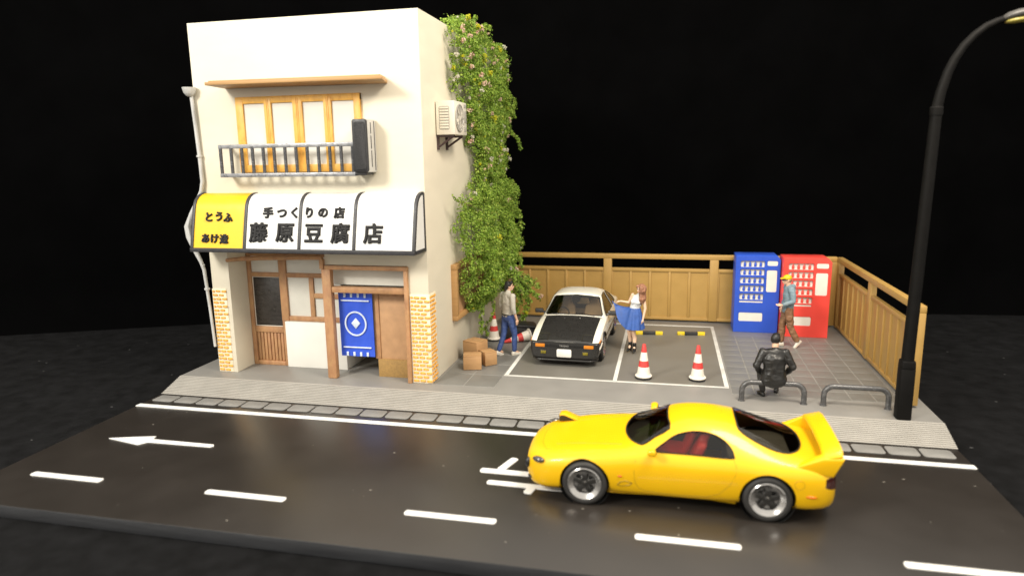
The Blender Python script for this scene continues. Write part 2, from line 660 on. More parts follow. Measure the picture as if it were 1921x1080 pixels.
X0, X1, YF, YBK, ZT = 0.692, 5.702, 1.728, 7.9, 7.62
shop = thing('shop_building', 'cream two storey shop with brown wooden front and brick pillar bases', 'building')
mb = MB(); mb.box(X0, X1, YF, YBK, S, ZT)
c1 = MB(); c1.box(1.13, 3.43, 1.5, 2.47, 0.0, 2.94)
c2 = MB(); c2.box(3.42, 5.27, 1.5, 3.5, 0.0, 2.68)
wm = boolean_cut(mb.mesh('w'), [c1.mesh('c'), c2.mesh('c')])
bm = bmesh.new(); bm.from_mesh(wm)
bmesh.ops.dissolve_limit(bm, angle_limit=0.01, verts=bm.verts, edges=bm.edges)
bmesh.ops.bevel(bm, geom=[e for e in bm.edges if len(e.link_faces) == 2 and e.calc_face_angle(0) > 0.5], offset=0.035, segments=3, profile=0.5, affect='EDGES', clamp_overlap=True)
bm.to_mesh(wm); bm.free()
smooth_mesh(wm, 30)
wm.materials.clear()
wall = link('wall', wm, M_wall, shop)
mb = MB(); mb.box(3.43, 5.26, 2.6, 3.49, S - 0.001, S + 0.004)
mb.build('interior_floor', M_lot, shop)

# eave above the upper window
mb = MB()
mb.add([(1.45, 1.73, 6.30), (5.02, 1.73, 6.27), (5.17, 1.12, 6.29), (1.43, 1.10, 6.31),
        (1.45, 1.73, 6.36), (5.02, 1.73, 6.34), (5.17, 1.12, 6.35), (1.43, 1.10, 6.37)],
       [(0, 3, 2, 1), (4, 5, 6, 7), (0, 1, 5, 4), (1, 2, 6, 5), (2, 3, 7, 6), (3, 0, 4, 7)])
mb.add([(1.49, 1.735, 6.361), (4.98, 1.735, 6.341), (5.12, 1.17, 6.351), (1.48, 1.15, 6.371),
        (1.49, 1.735, 6.42), (4.98, 1.735, 6.40), (5.12, 1.17, 6.38), (1.48, 1.15, 6.40)],
       [(0, 3, 2, 1), (4, 5, 6, 7), (0, 1, 5, 4), (1, 2, 6, 5), (2, 3, 7, 6), (3, 0, 4, 7)])
mb.build('eave', M_eave, shop, bevel=0.008)

# upper window: frame, four panes
win = MB()
zb, zt = 4.60, 6.115
xs = [(1.69, 1.86), (2.34, 2.50), (2.98, 3.19), (3.66, 3.83), (4.31, 4.45)]
win.box(1.69, 4.45, 1.665, 1.735, zt - 0.135, zt)
win.box(1.69, 4.45, 1.665, 1.735, zb, zb + 0.15)
for a, b in xs:
    win.box(a, b, 1.66, 1.736, zb + 0.001, zt - 0.001)
for a, b in ((2.415, 2.425), (3.08, 3.09), (3.742, 3.752)):
    win.box(a - 0.02, a - 0.004, 1.650, 1.737, zb + 0.02, zt - 0.05)
    win.box(b + 0.004, b + 0.02, 1.650, 1.737, zb + 0.02, zt - 0.05)
upper = win.build('upper_window', M_amber, shop, bevel=0.010)
for k in range(4):
    MB().box(xs[k][1] - 0.005, xs[k + 1][0] + 0.005, 1.700, 1.74, zb + 0.14, zt - 0.13).build('pane', M_paneup, upper)

# balcony rail
rl = MB()
yr = 1.38
rl.box(1.42, 4.41, yr - 0.035, yr + 0.035, 5.085, 5.165)
rl.box(1.42, 1.48, yr + 0.03, 1.74, 5.097, 5.158)
rl.box(4.35, 4.41, yr + 0.03, 1.74, 5.097, 5.158)
rail = rl.build('balcony_rail', M_railtop, shop, bevel=0.008)
bt = MB()
bt.box(1.42, 4.44, yr - 0.036, yr + 0.036, 4.51, 4.588)
bt.box(1.42, 1.48, yr + 0.032, 1.74, 4.517, 4.578)
bt.box(4.35, 4.41, yr + 0.032, 1.74, 4.517, 4.578)
bt.build('bottom_rail', M_railtop, rail, bevel=0.008)
bl = MB(); bl.tube([(0, 0, 4.57), (0, 0, 5.10)], 0.034, 8)
blm = bl.mesh('baluster', smooth=50); blm.materials.append(M_rail)
for k in range(13):
    link('baluster', blm, M_rail, rail, (1.452 + 0.2435 * k, yr, 0))

# shop front, left half: sliding door and window frames
yw0, yw1 = 2.36, 2.465
fr = MB()
fr.box(1.135, 1.235, yw0, yw1, S, 2.80)                # left stile
fr.box(1.94, 2.12, yw0 - 0.012, yw1, 1.27, 2.80)       # mullion
fr.box(1.235, 1.94, yw0, yw1, 2.27, 2.37)
fr.box(1.235, 1.94, yw0, yw1, 0.98, 1.12)
fr.box(1.235, 1.94, yw0, yw1, S, 0.31)
fr.box(1.94, 2.03, yw0, yw1, S, 1.27)
fr.box(1.235, 1.94, yw0, yw1, 2.74, 2.80)
door = fr.build('sliding_door', M_wood, shop, bevel=0.014)
MB().box(1.255, 1.925, yw0 + 0.035, yw1, 1.135, 2.255).build('glass_pane', M_board, door, bevel=0.02)
em = MB()
for r_ in range(3):
    for c_ in range(3):
        for k in range(9):
            x = 1.42 + 0.15 * c_ + random.uniform(0, 0.10)
            z = 1.86 - 0.20 * r_ - 0.02 * c_ + random.uniform(0, 0.11)
            if random.random() < 0.5:
                em.box(x, x + random.uniform(0.03, 0.06), yw0 + 0.030, yw0 + 0.037, z, z + 0.010)
            else:
                em.box(x, x + 0.010, yw0 + 0.0305, yw0 + 0.0375, z, z + random.uniform(0.03, 0.05))
em.build('embossed_marks', mat('mark_brown', (0.05, 0.044, 0.038), 0.35, var=0.3, vscale=20), door)['kind'] = 'stuff'
fb = MB(); fb.box(1.235, 1.94, yw0 + 0.045, yw1 + 0.004, 1.119, 2.272); fb.build('pane_backing', M_pane, door)
MB().box(1.235, 1.94, yw0 + 0.05, yw1 + 0.004, 2.369, 2.741).build('pane', M_pane, door)
for k in range(8):
    x = 1.255 + k * 0.085
    MB().box(x, x + 0.062, yw0 + 0.03, yw1, 0.312, 0.978).build('slat', M_wood, door, bevel=0.012)
MB().box(1.235, 1.94, yw0 + 0.06, yw1 + 0.003, 0.309, 0.981).build('slat_backing', M_wood, door)

fr = MB()
fr.box(2.12, 3.40, yw0, yw1, 2.27, 2.37)
fr.box(2.12, 3.40, yw0, yw1, 1.275, 1.385)
fr.box(2.66, 2.77, yw0, yw1, 1.385, 2.27)
fr.box(2.77, 3.40, yw0, yw1, 1.81, 1.92)
fr.box(2.12, 3.40, yw0, yw1, 2.74, 2.80)
swin = fr.build('shop_window', M_wood, shop, bevel=0.014)
for a, b, c, d in ((2.115, 3.41, 2.369, 2.741), (2.115, 2.661, 1.384, 2.271), (2.769, 3.41, 1.384, 1.811), (2.769, 3.41, 1.919, 2.271)):
    MB().box(a, b, yw0 + 0.045, yw1 + 0.004, c, d).build('pane', M_pane, swin)
MB().box(2.031, 3.505, 2.31, 3.48, S - 0.001, 1.265).build('white_panel', M_white, shop, bevel=0.008)

# beam, post, lintel, transom, jamb
bmn = MB()
bmn.tube([(1.13, 1.69, 2.735), (1.5, 1.69, 2.775), (2.2, 1.69, 2.81), (3.40, 1.69, 2.835)], [(0.04, 0.04), (0.045, 0.045), (0.05, 0.05), (0.05, 0.05)], 8)
bmn.box(3.345, 3.425, 1.645, 1.735, 2.60, 2.80)
bmn.build('beam', M_wood, shop, smooth=40)
po = MB(); po.box(3.355, 3.565, 1.67, 1.83, S, 2.60)
po.build('post', M_wood, shop, bevel=0.03)
MB().box(3.43, 5.285, 1.66, 1.80, 2.585, 2.672).build('lintel', M_wood, shop, bevel=0.016)
MB().box(3.53, 5.19, 1.70, 1.86, 2.09, 2.215).build('transom', M_wood, shop, bevel=0.02)
MB().box(5.19, 5.275, 1.66, 1.80, S, 2.588).build('jamb', M_wood, shop, bevel=0.012)
MB().box(3.45, 5.265, 2.02, 2.06, 2.212, 2.66).build('transom_pane', M_pane, shop)
dr = MB()
dr.box(4.36, 5.25, 2.02, 2.07, 0.60, 2.10)
dr2 = dr.build('entrance_door', M_woodd, shop, bevel=0.01)
MB().box(4.345, 4.47, 1.995, 2.02, 0.605, 2.10).build('door_stile', M_wood, dr2, bevel=0.01)
MB().box(4.475, 5.20, 1.997, 2.02, 1.98, 2.10).build('door_rail', M_wood, dr2, bevel=0.008)
MB().box(4.40, 5.22, 1.99, 2.5, S - 0.001, 0.605).build('step_box', M_ochre, shop, bevel=0.008)

# brick pillar bases
brm = MB(); brm.box(-0.058, 0.058, -0.016, 0.014, -0.023, 0.023)
brm = brm.mesh('brick', bevel=0.010, seg=1); brm.materials.append(M_brick)
brh = MB(); brh.box(-0.026, 0.026, -0.016, 0.014, -0.023, 0.023)
brh = brh.mesh('brick', bevel=0.010, seg=1); brh.materials.append(M_brick)


def brick_face(parent, o, dx, width, rows, nrm):
    o, dx = Vector(o), Vector(dx)
    ang = math.atan2(dx.y, dx.x)
    for r in range(rows):
        z = 0.055 + r * 0.0845
        x = 0.072 if r % 2 else 0.0
        if x:
            ob = link('brick', brh, M_brick, parent, o + dx * 0.036 + Vector((0, 0, z)))
            ob.rotation_euler.z = ang
        while x + 0.12 < width + 0.02:
            ob = link('brick', brm, M_brick, parent, o + dx * (x + 0.072) + Vector((0, 0, z + random.uniform(-0.006, 0.006))) + nrm * random.uniform(-0.006, 0.004))
            ob.rotation_euler = (0, random.uniform(-0.04, 0.04), ang)
            x += 0.146


pl = MB(); pl.box(X0 - 0.012, 1.03, YF - 0.014, YF + 0.02, S + 0.004, 2.10)
pb = pl.build('brick_base', M_mortar, shop, bevel=0.006)
brick_face(pb, (X0 - 0.005, YF - 0.020, S), (1, 0, 0), 0.32, 22, Vector((0, -1, 0)))
pl = MB(); pl.box(5.288, X1 + 0.012, YF - 0.014, YF + 0.4, S + 0.004, 2.10)
pb = pl.build('brick_base', M_mortar, shop, bevel=0.006)
brick_face(pb, (5.297, YF - 0.020, S), (1, 0, 0), 0.40, 22, Vector((0, -1, 0)))
brick_face(pb, (X1 + 0.018, YF, S), (0, 1, 0), 0.38, 22, Vector((1, 0, 0)))

# framed brown window on the side wall, under the ivy
sw = MB()
for a, b, c, d in ((3.22, 5.60, 1.20, 1.32), (3.22, 5.60, 2.36, 2.48), (3.22, 3.36, 1.32, 2.36), (5.46, 5.60, 1.32, 2.36)):
    sw.box(X1 - 0.01, X1 + 0.13, a, b, c, d)
sidew = sw.build('side_window', M_eave, shop, bevel=0.012)
MB().box(X1 - 0.01, X1 + 0.05, 3.355, 5.465, 1.315, 2.365).build('window_board', M_woodd, sidew)

# blue curtain in the entrance
noren = thing('door_curtain', 'blue door curtain with white ring and diamond crest hanging in the shop entrance', 'curtain', (3.97, 1.93, 0.66))
cu = MB()
nx, nz = 16, 20
cu.prism([(-0.385 + 0.77 * k / nx, 0.022 * math.sin(k / nx * 9.0) * 0.35) for k in range(nx + 1)] +
         [(0.385 - 0.77 * k / nx, 0.022 + 0.022 * math.sin((nx - k) / nx * 9.0) * 0.35) for k in range(nx + 1)], 0.0, 1.40, 'z')
cu.build('cloth', M_blue, noren, smooth=40)
rg = MB()
rings = []
for k in range(40):
    t = 2 * math.pi * k / 40
    c, s = math.cos(t), math.sin(t)
    rings.append([((0.235 + da) * c - 0.01, yy, 0.725 + (0.255 + da) * s) for da, yy in ((-0.018, -0.012), (-0.014, -0.03), (0.014, -0.03), (0.018, -0.012))])
rings.append(rings[0])
rg.loft(rings, False)
rg.build('ring_crest', M_crest, noren, smooth=50)
MB().prism([(-0.11, 0.735), (0, 0.855), (0.10, 0.74), (-0.005, 0.615)], -0.035, -0.008, 'y').build('diamond_crest', M_crest, noren, bevel=0.01)
for z in (0.20, 1.225):
    MB().tube([(-0.32, -0.014, z), (0.32, -0.014, z)], 0.016, 8).build('stripe', M_crest, noren, smooth=50)
for z in (0.055, 1.345):
    for k in range(4):
        x = -0.235 + 0.155 * k
        MB().box(x - 0.026, x + 0.026, -0.028, 0.0, z - 0.05, z + 0.045).build('loop', M_crest, noren, bevel=0.012)

# awning sign
awn = thing('awning_sign', 'curved shop awning with one yellow and three white panels bearing black lettering', 'awning', (3.2, 1.73, 3.0))
AO = Vector((3.2, 1.73, 3.0))
prof = [(1.725, 4.175), (1.64, 4.172), (1.55, 4.150), (1.46, 4.105), (1.385, 4.035), (1.335, 3.95), (1.303, 3.85), (1.275, 3.74), (1.19, 3.40), (1.115, 3.075)]


def prof_y(z):
    for (ya, za), (yb, zb_) in zip(prof, prof[1:]):
        if zb_ <= z <= za:
            t = (z - zb_) / (za - zb_)
            return yb + (ya - yb) * t
    return prof[-1][0]


div = [0.76, 1.985, 3.215, 4.405, 5.655]
for k in range(4):
    p = MB()
    pts = prof + [(1.16, 3.075), (1.235, 3.40), (1.32, 3.74), (1.38, 3.95), (1.48, 4.05), (1.60, 4.11), (1.725, 4.125)]
    p.prism([(y - AO.y, z - AO.z) for y, z in pts], div[k] - AO.x, div[k + 1] - AO.x, 'x')
    p.build('yellow_panel' if k == 0 else 'white_panel', M_yel if k == 0 else M_awn, awn, smooth=30)
for k, x in enumerate(div):
    rb = MB()
    w = 0.032
    outp = [(y - 0.022, z + 0.012) for y, z in prof]
    inp = [(y + 0.03, z - 0.03) for y, z in reversed(prof)]
    rb.prism([(y - AO.y, z - AO.z) for y, z in outp + inp], x - w - AO.x, x + w - AO.x, 'x')
    rb.build('rib', M_trim, awn, bevel=0.008, smooth=40)
MB().box(0.728 - AO.x, 5.687 - AO.x, 1.075 - AO.y, 1.17 - AO.y, 2.995 - AO.z, 3.082 - AO.z).build('bottom_bar', M_trim, awn, bevel=0.01)
for x in (0.745, 5.67):
    eb = MB()
    eb.box(x - 0.028 - AO.x, x + 0.028 - AO.x, 1.17 - AO.y, 1.728 - AO.y, 2.998 - AO.z, 3.072 - AO.z)
    eb.box(x - 0.026 - AO.x, x + 0.026 - AO.x, 1.66 - AO.y, 1.727 - AO.y, 3.072 - AO.z, 4.15 - AO.z)
    eb.build('end_bar', M_trim, awn, bevel=0.008)
    ep = MB()
    ep.prism([(y - AO.y, z - AO.z) for y, z in [(1.70, 3.06), (1.70, 4.13)] + [(y + 0.04, z - 0.04) for y, z in prof[2:]]], x - 0.012 - AO.x, x + 0.012 - AO.x, 'x')
    ep.build('end_panel', M_awn, awn)
letters = [('と', 1.13, 3.71, 0.195), ('う', 1.36, 3.72, 0.195), ('ふ', 1.575, 3.70, 0.195),
           ('あ', 1.075, 3.275, 0.185), ('け', 1.29, 3.27, 0.185), ('造', 1.51, 3.265, 0.185),
           ('手', 2.49, 3.80, 0.215), ('つ', 2.80, 3.785, 0.215), ('く', 3.08, 3.80, 0.215), ('り', 3.41, 3.80, 0.215), ('の', 3.71, 3.80, 0.215), ('店', 4.06, 3.80, 0.215),
           ('藤', 2.30, 3.40, 0.385), ('原', 2.89, 3.40, 0.385), ('豆', 3.53, 3.40, 0.385), ('腐', 4.10, 3.40, 0.385), ('店', 4.80, 3.40, 0.385)]
for ch, x, z, sz in letters:
    gm = glyph(ch, sz * 1.07, 0.008, 0.0, sz * (0.038 if sz > 0.3 else 0.052))
    tl = math.atan2(prof_y(z + 0.05) - prof_y(z - 0.05), 0.1)
    o = link('letter', gm, M_ink, awn, (x - AO.x, prof_y(z) - 0.012 - AO.y, z - AO.z))
    o.rotation_euler = (R(90) - tl, 0, 0)

# black lamp box sign on the balcony
sb = thing('wall_sign_box', 'black upright sign box with grey slotted side on the balcony rail end', 'sign box', (4.585, 1.5, 4.58))
q = MB(); q.prism(rounded_rect(-0.155, 0.155, -0.20, 0.215, 0.04, 4), 0, 1.01, 'z')
q.build('housing', M_ltgrey, sb, bevel=0.02)
q = MB(); q.prism(rounded_rect(-0.158, 0.150, 0.0, 1.012, 0.05, 4), -0.222, -0.14, 'y')
q.build('front_frame', M_black, sb, bevel=0.015)
q = MB(); q.prism(rounded_rect(-0.115, 0.115, 0.05, 0.96, 0.04, 4), -0.235, -0.215, 'y')
q.build('front_panel', M_blackrough, sb, bevel=0.008)
for a, b in ((0.10, 0.42), (0.45, 0.70), (0.74, 0.95)):
    MB().box(0.148, 0.163, -0.06, -0.035, a, b).build('slot', M_black, sb, bevel=0.005)
MB().box(0.148, 0.161, 0.10, 0.13, 0.03, 0.98).build('slot', M_black, sb, bevel=0.005)
MB().box(-0.16, 0.09, -0.18, 0.15, -0.055, 0.004).build('bracket', M_black, sb, bevel=0.008)

# drain pipe
M_pipe = mat('pipe_grey', (0.52, 0.52, 0.505), 0.5, var=0.12, vscale=9, bump=0.4, bscale=30, stretch=(1, 1, 0.3))
dp = thing('drain_pipe', 'crooked pale grey drain pipe with a funnel down the shop corner', 'pipe', (0.68, 1.66, 0.8))
DO = Vector((0.68, 1.66, 0.8))
f = MB()
f.lathe([(0.03, -0.14), (0.07, -0.12), (0.115, -0.06), (0.135, 0.02), (0.14, 0.045), (0.115, 0.045), (0.10, 0.0), (0.03, -0.08)], 20, Vector((0.68, 1.62, 6.30)) - DO)
f.build('funnel', M_pipe, dp, smooth=50)
pth = [(0.69, 1.655, 6.22), (0.715, 1.66, 5.6), (0.735, 1.67, 4.9), (0.745, 1.67, 4.42), (0.70, 1.66, 4.22), (0.60, 1.66, 4.05), (0.42, 1.66, 3.75),
       (0.27, 1.66, 3.46), (0.29, 1.66, 3.24), (0.40, 1.66, 2.95), (0.52, 1.66, 2.70), (0.575, 1.66, 2.52), (0.60, 1.66, 2.15), (0.635, 1.66, 1.55), (0.665, 1.66, 0.80)]
f = MB()
f.tube([Vector(p) - DO for p in pth], [0.038, 0.038, 0.040, 0.042, 0.042, 0.040, 0.052, 0.066, 0.066, 0.052, 0.042, 0.038, 0.034, 0.031, 0.030], 10)
f.build('pipe', M_pipe, dp, smooth=60)
f = MB()
f.tube([Vector(p) - DO for p in ((0.44, 1.63, 3.80), (0.31, 1.62, 3.47), (0.34, 1.63, 3.2), (0.46, 1.65, 2.88), (0.55, 1.66, 2.66))], [0.02, 0.03, 0.03, 0.025, 0.02], 8)
f.tube([Vector(p) - DO for p in ((0.55, 1.63, 2.66), (0.60, 1.60, 2.62), (0.655, 1.60, 2.655))], [0.016, 0.012, 0.006], 6)
f.build('strand', M_pipe, dp, smooth=60)
for z, x in ((2.10, 0.602), (4.95, 0.733)):
    f = MB(); f.lathe([(0.058, -0.02), (0.06, 0), (0.058, 0.02)], 12, Vector((x, 1.665, z)) - DO)
    f.build('clip', M_pipe, dp, smooth=40)

# air conditioner on the side wall
M_ac = mat('ac_white', (0.74, 0.70, 0.60), 0.42, var=0.04, vscale=4)
M_acg = mat('ac_grey', (0.40, 0.385, 0.34), 0.5, var=0.08, vscale=6)
M_brk = mat('bracket_brown', (0.06, 0.035, 0.035), 0.5, var=0.15)
ac = thing('air_conditioner', 'cream air conditioner outdoor unit on brackets fixed to the shop side wall', 'air conditioner', (X1, 2.95, 5.30))
ax0, ax1, ay0, ay1, az0, az1 = 0.02, 0.42, -0.45, 0.42, 0.0, 0.68
MB().box(ax0, ax1, ay0, ay1, az0, az1).build('housing', M_ac, ac, bevel=0.018)
g = MB(); g.prism(rounded_rect(0.09, 0.31, 0.10, 0.57, 0.03, 3), ay0 - 0.004, ay0 + 0.01, 'y')
gr = g.build('side_grille', M_acg, ac)
for k in range(8):
    MB().box(0.105, 0.295, ay0 - 0.014, ay0 - 0.002, 0.125 + k * 0.056, 0.158 + k * 0.056).build('louvre', M_ac, gr, bevel=0.004)
Mx = Matrix.Rotation(R(90), 4, 'Y')
g = MB(); g.lathe([(0.27, 0), (0.285, 0.02), (0.265, 0.03), (0.25, 0.01)], 32, (ax1, -0.13, 0.345), Mx)
fan = g.build('fan_ring', M_acg, ac, smooth=40)
g = MB(); g.lathe([(0.0, 0.002), (0.252, 0.002)], 32, (ax1, -0.13, 0.345), Mx)
g.build('fan_well', M_acg, fan)
for k in range(4):
    a = R(90 * k + 25)
    g = MB()
    g.add([(ax1 + 0.012, -0.13 + 0.05 * math.cos(a + t), 0.345 + 0.05 * math.sin(a + t)) for t in (-0.5, 0.5)] +
          [(ax1 + x, -0.13 + 0.225 * math.cos(a + t), 0.345 + 0.225 * math.sin(a + t)) for x, t in ((0.006, -0.40), (0.03, 0.38))], [(0, 2, 3, 1)])
    g.build('fan_blade', M_ac, fan)
g = MB(); g.lathe([(0.0, 0.03), (0.05, 0.03), (0.06, 0.0)], 16, (ax1, -0.13, 0.345), Mx)
g.build('fan_hub', M_ac, fan)
for k in range(12):
    a = R(30 * k)
    MB().tube([(ax1 + 0.032, -0.13 + 0.04 * math.cos(a), 0.345 + 0.04 * math.sin(a)), (ax1 + 0.032, -0.13 + 0.262 * math.cos(a), 0.345 + 0.262 * math.sin(a))], 0.005, 5).build('guard_wire', M_acg, fan)
for a, b in ((0.08, 0.17), (0.26, 0.50), (0.57, 0.64)):
    MB().box(ax1 - 0.005, ax1 + 0.008, 0.20, 0.36, a, b).build('cover_plate', M_acg, ac, bevel=0.004)
for y in (-0.36, 0.22):
    g = MB()
    g.box(0.0, 0.045, y - 0.025, y + 0.025, -0.30, -0.002)
    g.box(0.045, 0.38, y - 0.024, y + 0.024, -0.045, -0.003)
    g.tube([(0.02, y, -0.25), (0.36, y, -0.03)], 0.024, 6)
    g.build('bracket', M_brk, ac)
# ================================================================== climbing plant on the side wall
M_leaf = leaf_mat('ivy_leaf', [(0.0, (0.10, 0.19, 0.018)), (0.35, (0.21, 0.345, 0.035)), (0.7, (0.30, 0.455, 0.055)), (0.93, (0.38, 0.50, 0.085)), (1.0, (0.46, 0.52, 0.10))])
M_leafy = leaf_mat('leaf_yellow', [(0.0, (0.45, 0.47, 0.01)), (1.0, (0.62, 0.58, 0.02))])
M_pink = leaf_mat('petal_pink', [(0.0, (0.62, 0.36, 0.27)), (0.5, (0.70, 0.50, 0.38)), (1.0, (0.76, 0.63, 0.50))])
M_petal = leaf_mat('petal_white', [(0.0, (0.60, 0.58, 0.47)), (1.0, (0.74, 0.71, 0.60))])
M_stem = mat('ivy_stem', (0.10, 0.075, 0.03), 0.7, var=0.2)
ivy = thing('climbing_plant', 'dense green climbing plant with pink white and yellow blossoms on the shop side wall', 'climbing plant', (X1, 5.0, S))
IO = Vector((X1, 5.0, S))
rnd = random.Random(7)
# outline of the mass: z, y start, y end, thickness
prof_ivy = [(7.95, 4.3, 6.2, 0.20), (7.72, 3.5, 7.7, 0.34), (7.35, 3.12, 8.0, 0.42), (6.9, 3.15, 8.1, 0.45), (6.4, 3.35, 8.15, 0.45), (6.0, 3.65, 8.1, 0.40), (5.6, 4.1, 8.0, 0.34),
            (5.2, 4.45, 7.9, 0.30), (4.8, 4.85, 7.8, 0.30), (4.45, 4.8, 7.8, 0.33), (4.2, 4.4, 7.9, 0.42), (3.95, 3.55, 8.2, 0.52), (3.6, 3.25, 8.2, 0.58), (3.2, 3.2, 8.1, 0.62),
            (2.8, 3.2, 8.0, 0.66), (2.4, 3.25, 7.8, 0.68), (2.0, 3.35, 7.4, 0.7), (1.75, 3.6, 7.2, 0.7), (1.5, 3.9, 6.2, 0.55), (1.25, 4.1, 4.9, 0.35)]


def ivy_at(z):
    for a, b in zip(prof_ivy, prof_ivy[1:]):
        if b[0] <= z <= a[0]:
            t = (a[0] - z) / (a[0] - b[0])
            return [a[i] + (b[i] - a[i]) * t for i in (1, 2, 3)]
    return list(prof_ivy[0][1:]) if z > prof_ivy[0][0] else list(prof_ivy[-1][1:])


leaves = MB()


def leaf(c, nrm, size, mbx):
    nrm = nrm.normalized()
    a = nrm.orthogonal().normalized()
    a.rotate(Matrix.Rotation(rnd.uniform(0, 6.28), 3, nrm))
    b = nrm.cross(a)
    L, W = size, size * rnd.uniform(0.55, 0.8)
    fold = nrm * size * rnd.uniform(0.1, 0.3)
    mbx.add([c - a * L * 0.5, c + b * W * 0.5 + fold, c + a * L * 0.5, c - b * W * 0.5 + fold], [(0, 1, 2), (0, 2, 3)])


def clump(c, out, r, n, size=(0.045, 0.085)):
    for _ in range(n):
        d = Vector((rnd.gauss(0, 1), rnd.gauss(0, 1), rnd.gauss(0, 1))).normalized()
        p = c + d * r * rnd.uniform(0.45, 1.0)
        leaf(p, d + out * 0.7 + Vector((0, 0, 0.35)), rnd.uniform(*size), leaves)


flower_spots = []
nclump = 0
for _ in range(4600):
    z = rnd.uniform(1.25, 7.95)
    y0, y1, t = ivy_at(z)
    y = rnd.uniform(y0, y1)
    q = noise.noise(Vector((y * 1.3, z * 1.3, 3.1)))
    q2 = noise.noise(Vector((y * 3.1, z * 3.1, 9.1)))
    edge = min(1.0, min(y - y0, y1 - y) / 0.35 + 0.15)
    tt = t * (0.30 + 0.70 * edge) * (0.72 + 0.75 * q + 0.5 * q2)
    if edge < 0.5 and rnd.random() < 0.35 and q2 < 0.1:
        continue
    x = X1 + 0.05 + max(0.04, tt) * rnd.uniform(0.55, 1.0)
    if y > YBK:
        x -= (y - YBK) * rnd.uniform(0.3, 2.2)
    if z > ZT:
        x -= rnd.uniform(0.0, 0.35)
    c = Vector((x, y, z)) - IO
    clump(c, Vector((1.0, -0.25, 0.15)), rnd.uniform(0.06, 0.115), 15, (0.036, 0.068))
    if rnd.random() < 0.018 or (z > 4.2 and rnd.random() < 0.060):
        flower_spots.append(c + Vector((rnd.uniform(0.06, 0.12), -0.05, 0.02)))
# fluffy bulges that stand out of the mass
for _ in range(46):
    z = rnd.uniform(1.7, 7.5)
    y0, y1, t = ivy_at(z)
    if y1 - y0 < 1.2:
        continue
    y = rnd.uniform(y0 + 0.35, min(y1, YBK) - 0.2)
    rb_ = rnd.uniform(0.20, 0.36) * (1.15 if z < 3.9 else 0.85)
    cc = Vector((X1 + 0.04 + t * 0.62, y, z)) - IO
    for _k in range(44):
        d = Vector((abs(rnd.gauss(0.5, 0.8)), rnd.gauss(-0.25, 1), rnd.gauss(0.25, 1))).normalized()
        clump(cc + Vector((d.x * rb_ * 0.8, d.y * rb_, d.z * rb_)), d, rnd.uniform(0.05, 0.09), 12, (0.034, 0.062))
stems = MB()


def strand(pts, dens=14, r=0.013, spread=0.06, flowers=0.0, size=(0.05, 0.09)):
    pts = [Vector(p) - IO for p in pts]
    out = []
    for i in range(len(pts) - 1):
        for k in range(6):
            out.append(pts[i].lerp(pts[i + 1], k / 6) + Vector([rnd.uniform(-0.025, 0.025) for _ in range(3)]))
    out.append(pts[-1])
    stems.tube(out, [r] * (len(out) - 1) + [r * 0.4], 5)
    for p in out:
        for _ in range(dens):
            d = Vector((rnd.gauss(0, 1), rnd.gauss(0, 1), rnd.gauss(0, 1))).normalized()
            leaf(p + d * spread * rnd.uniform(0.2, 1.0), d + Vector((0.3, -0.3, 0.4)), rnd.uniform(*size), leaves)
        if rnd.random() < flowers:
            flower_spots.append(p + Vector((0.05, -0.08, 0.03)))


# trailing shoots, silhouette tendrils
strand([(5.95, 4.4, 7.65), (6.0, 4.5, 7.85), (6.02, 4.65, 7.98)], 9)
strand([(5.95, 5.3, 7.6), (6.0, 5.35, 7.85), (6.05, 5.6, 7.97), (6.05, 5.85, 7.90)], 9)
strand([(5.9, 6.8, 7.5), (5.95, 7.1, 7.72), (6.0, 7.35, 7.74)], 10)
strand([(5.9, 8.0, 6.2), (6.05, 8.15, 6.15), (6.1, 8.2, 5.95)], 8)
strand([(5.9, 8.0, 5.75), (6.05, 8.1, 5.5), (6.2, 8.2, 5.35), (6.27, 8.2, 5.05)], 9)
strand([(6.0, 8.1, 4.2), (6.15, 8.1, 4.05), (6.2, 8.1, 3.85)], 10)
strand([(6.0, 8.1, 3.5), (6.25, 8.1, 3.25), (6.28, 8.1, 2.9), (6.2, 8.0, 2.55)], 14, spread=0.09)
strand([(6.1, 8.0, 2.9), (6.22, 7.9, 2.4), (6.2, 7.8, 2.1), (6.34, 7.8, 1.95), (6.36, 7.7, 1.75)], 7)
strand([(6.2, 3.6, 3.75), (6.1, 3.2, 3.85), (6.0, 2.95, 3.92), (5.95, 2.75, 4.05)], 3, spread=0.04, size=(0.04, 0.07))
strand([(6.1, 4.4, 1.5), (6.1, 4.3, 1.2), (6.12, 4.2, 0.95), (6.1, 4.15, 0.72)], 8, spread=0.05, flowers=0.08)
strand([(6.15, 5.1, 1.55), (6.15, 5.1, 1.3), (6.2, 5.15, 1.1), (6.15, 5.1, 0.9), (6.05, 5.0, 0.72), (6.0, 4.9, 0.6), (6.02, 5.0, 0.42)], 3, spread=0.05, r=0.010, size=(0.06, 0.10))
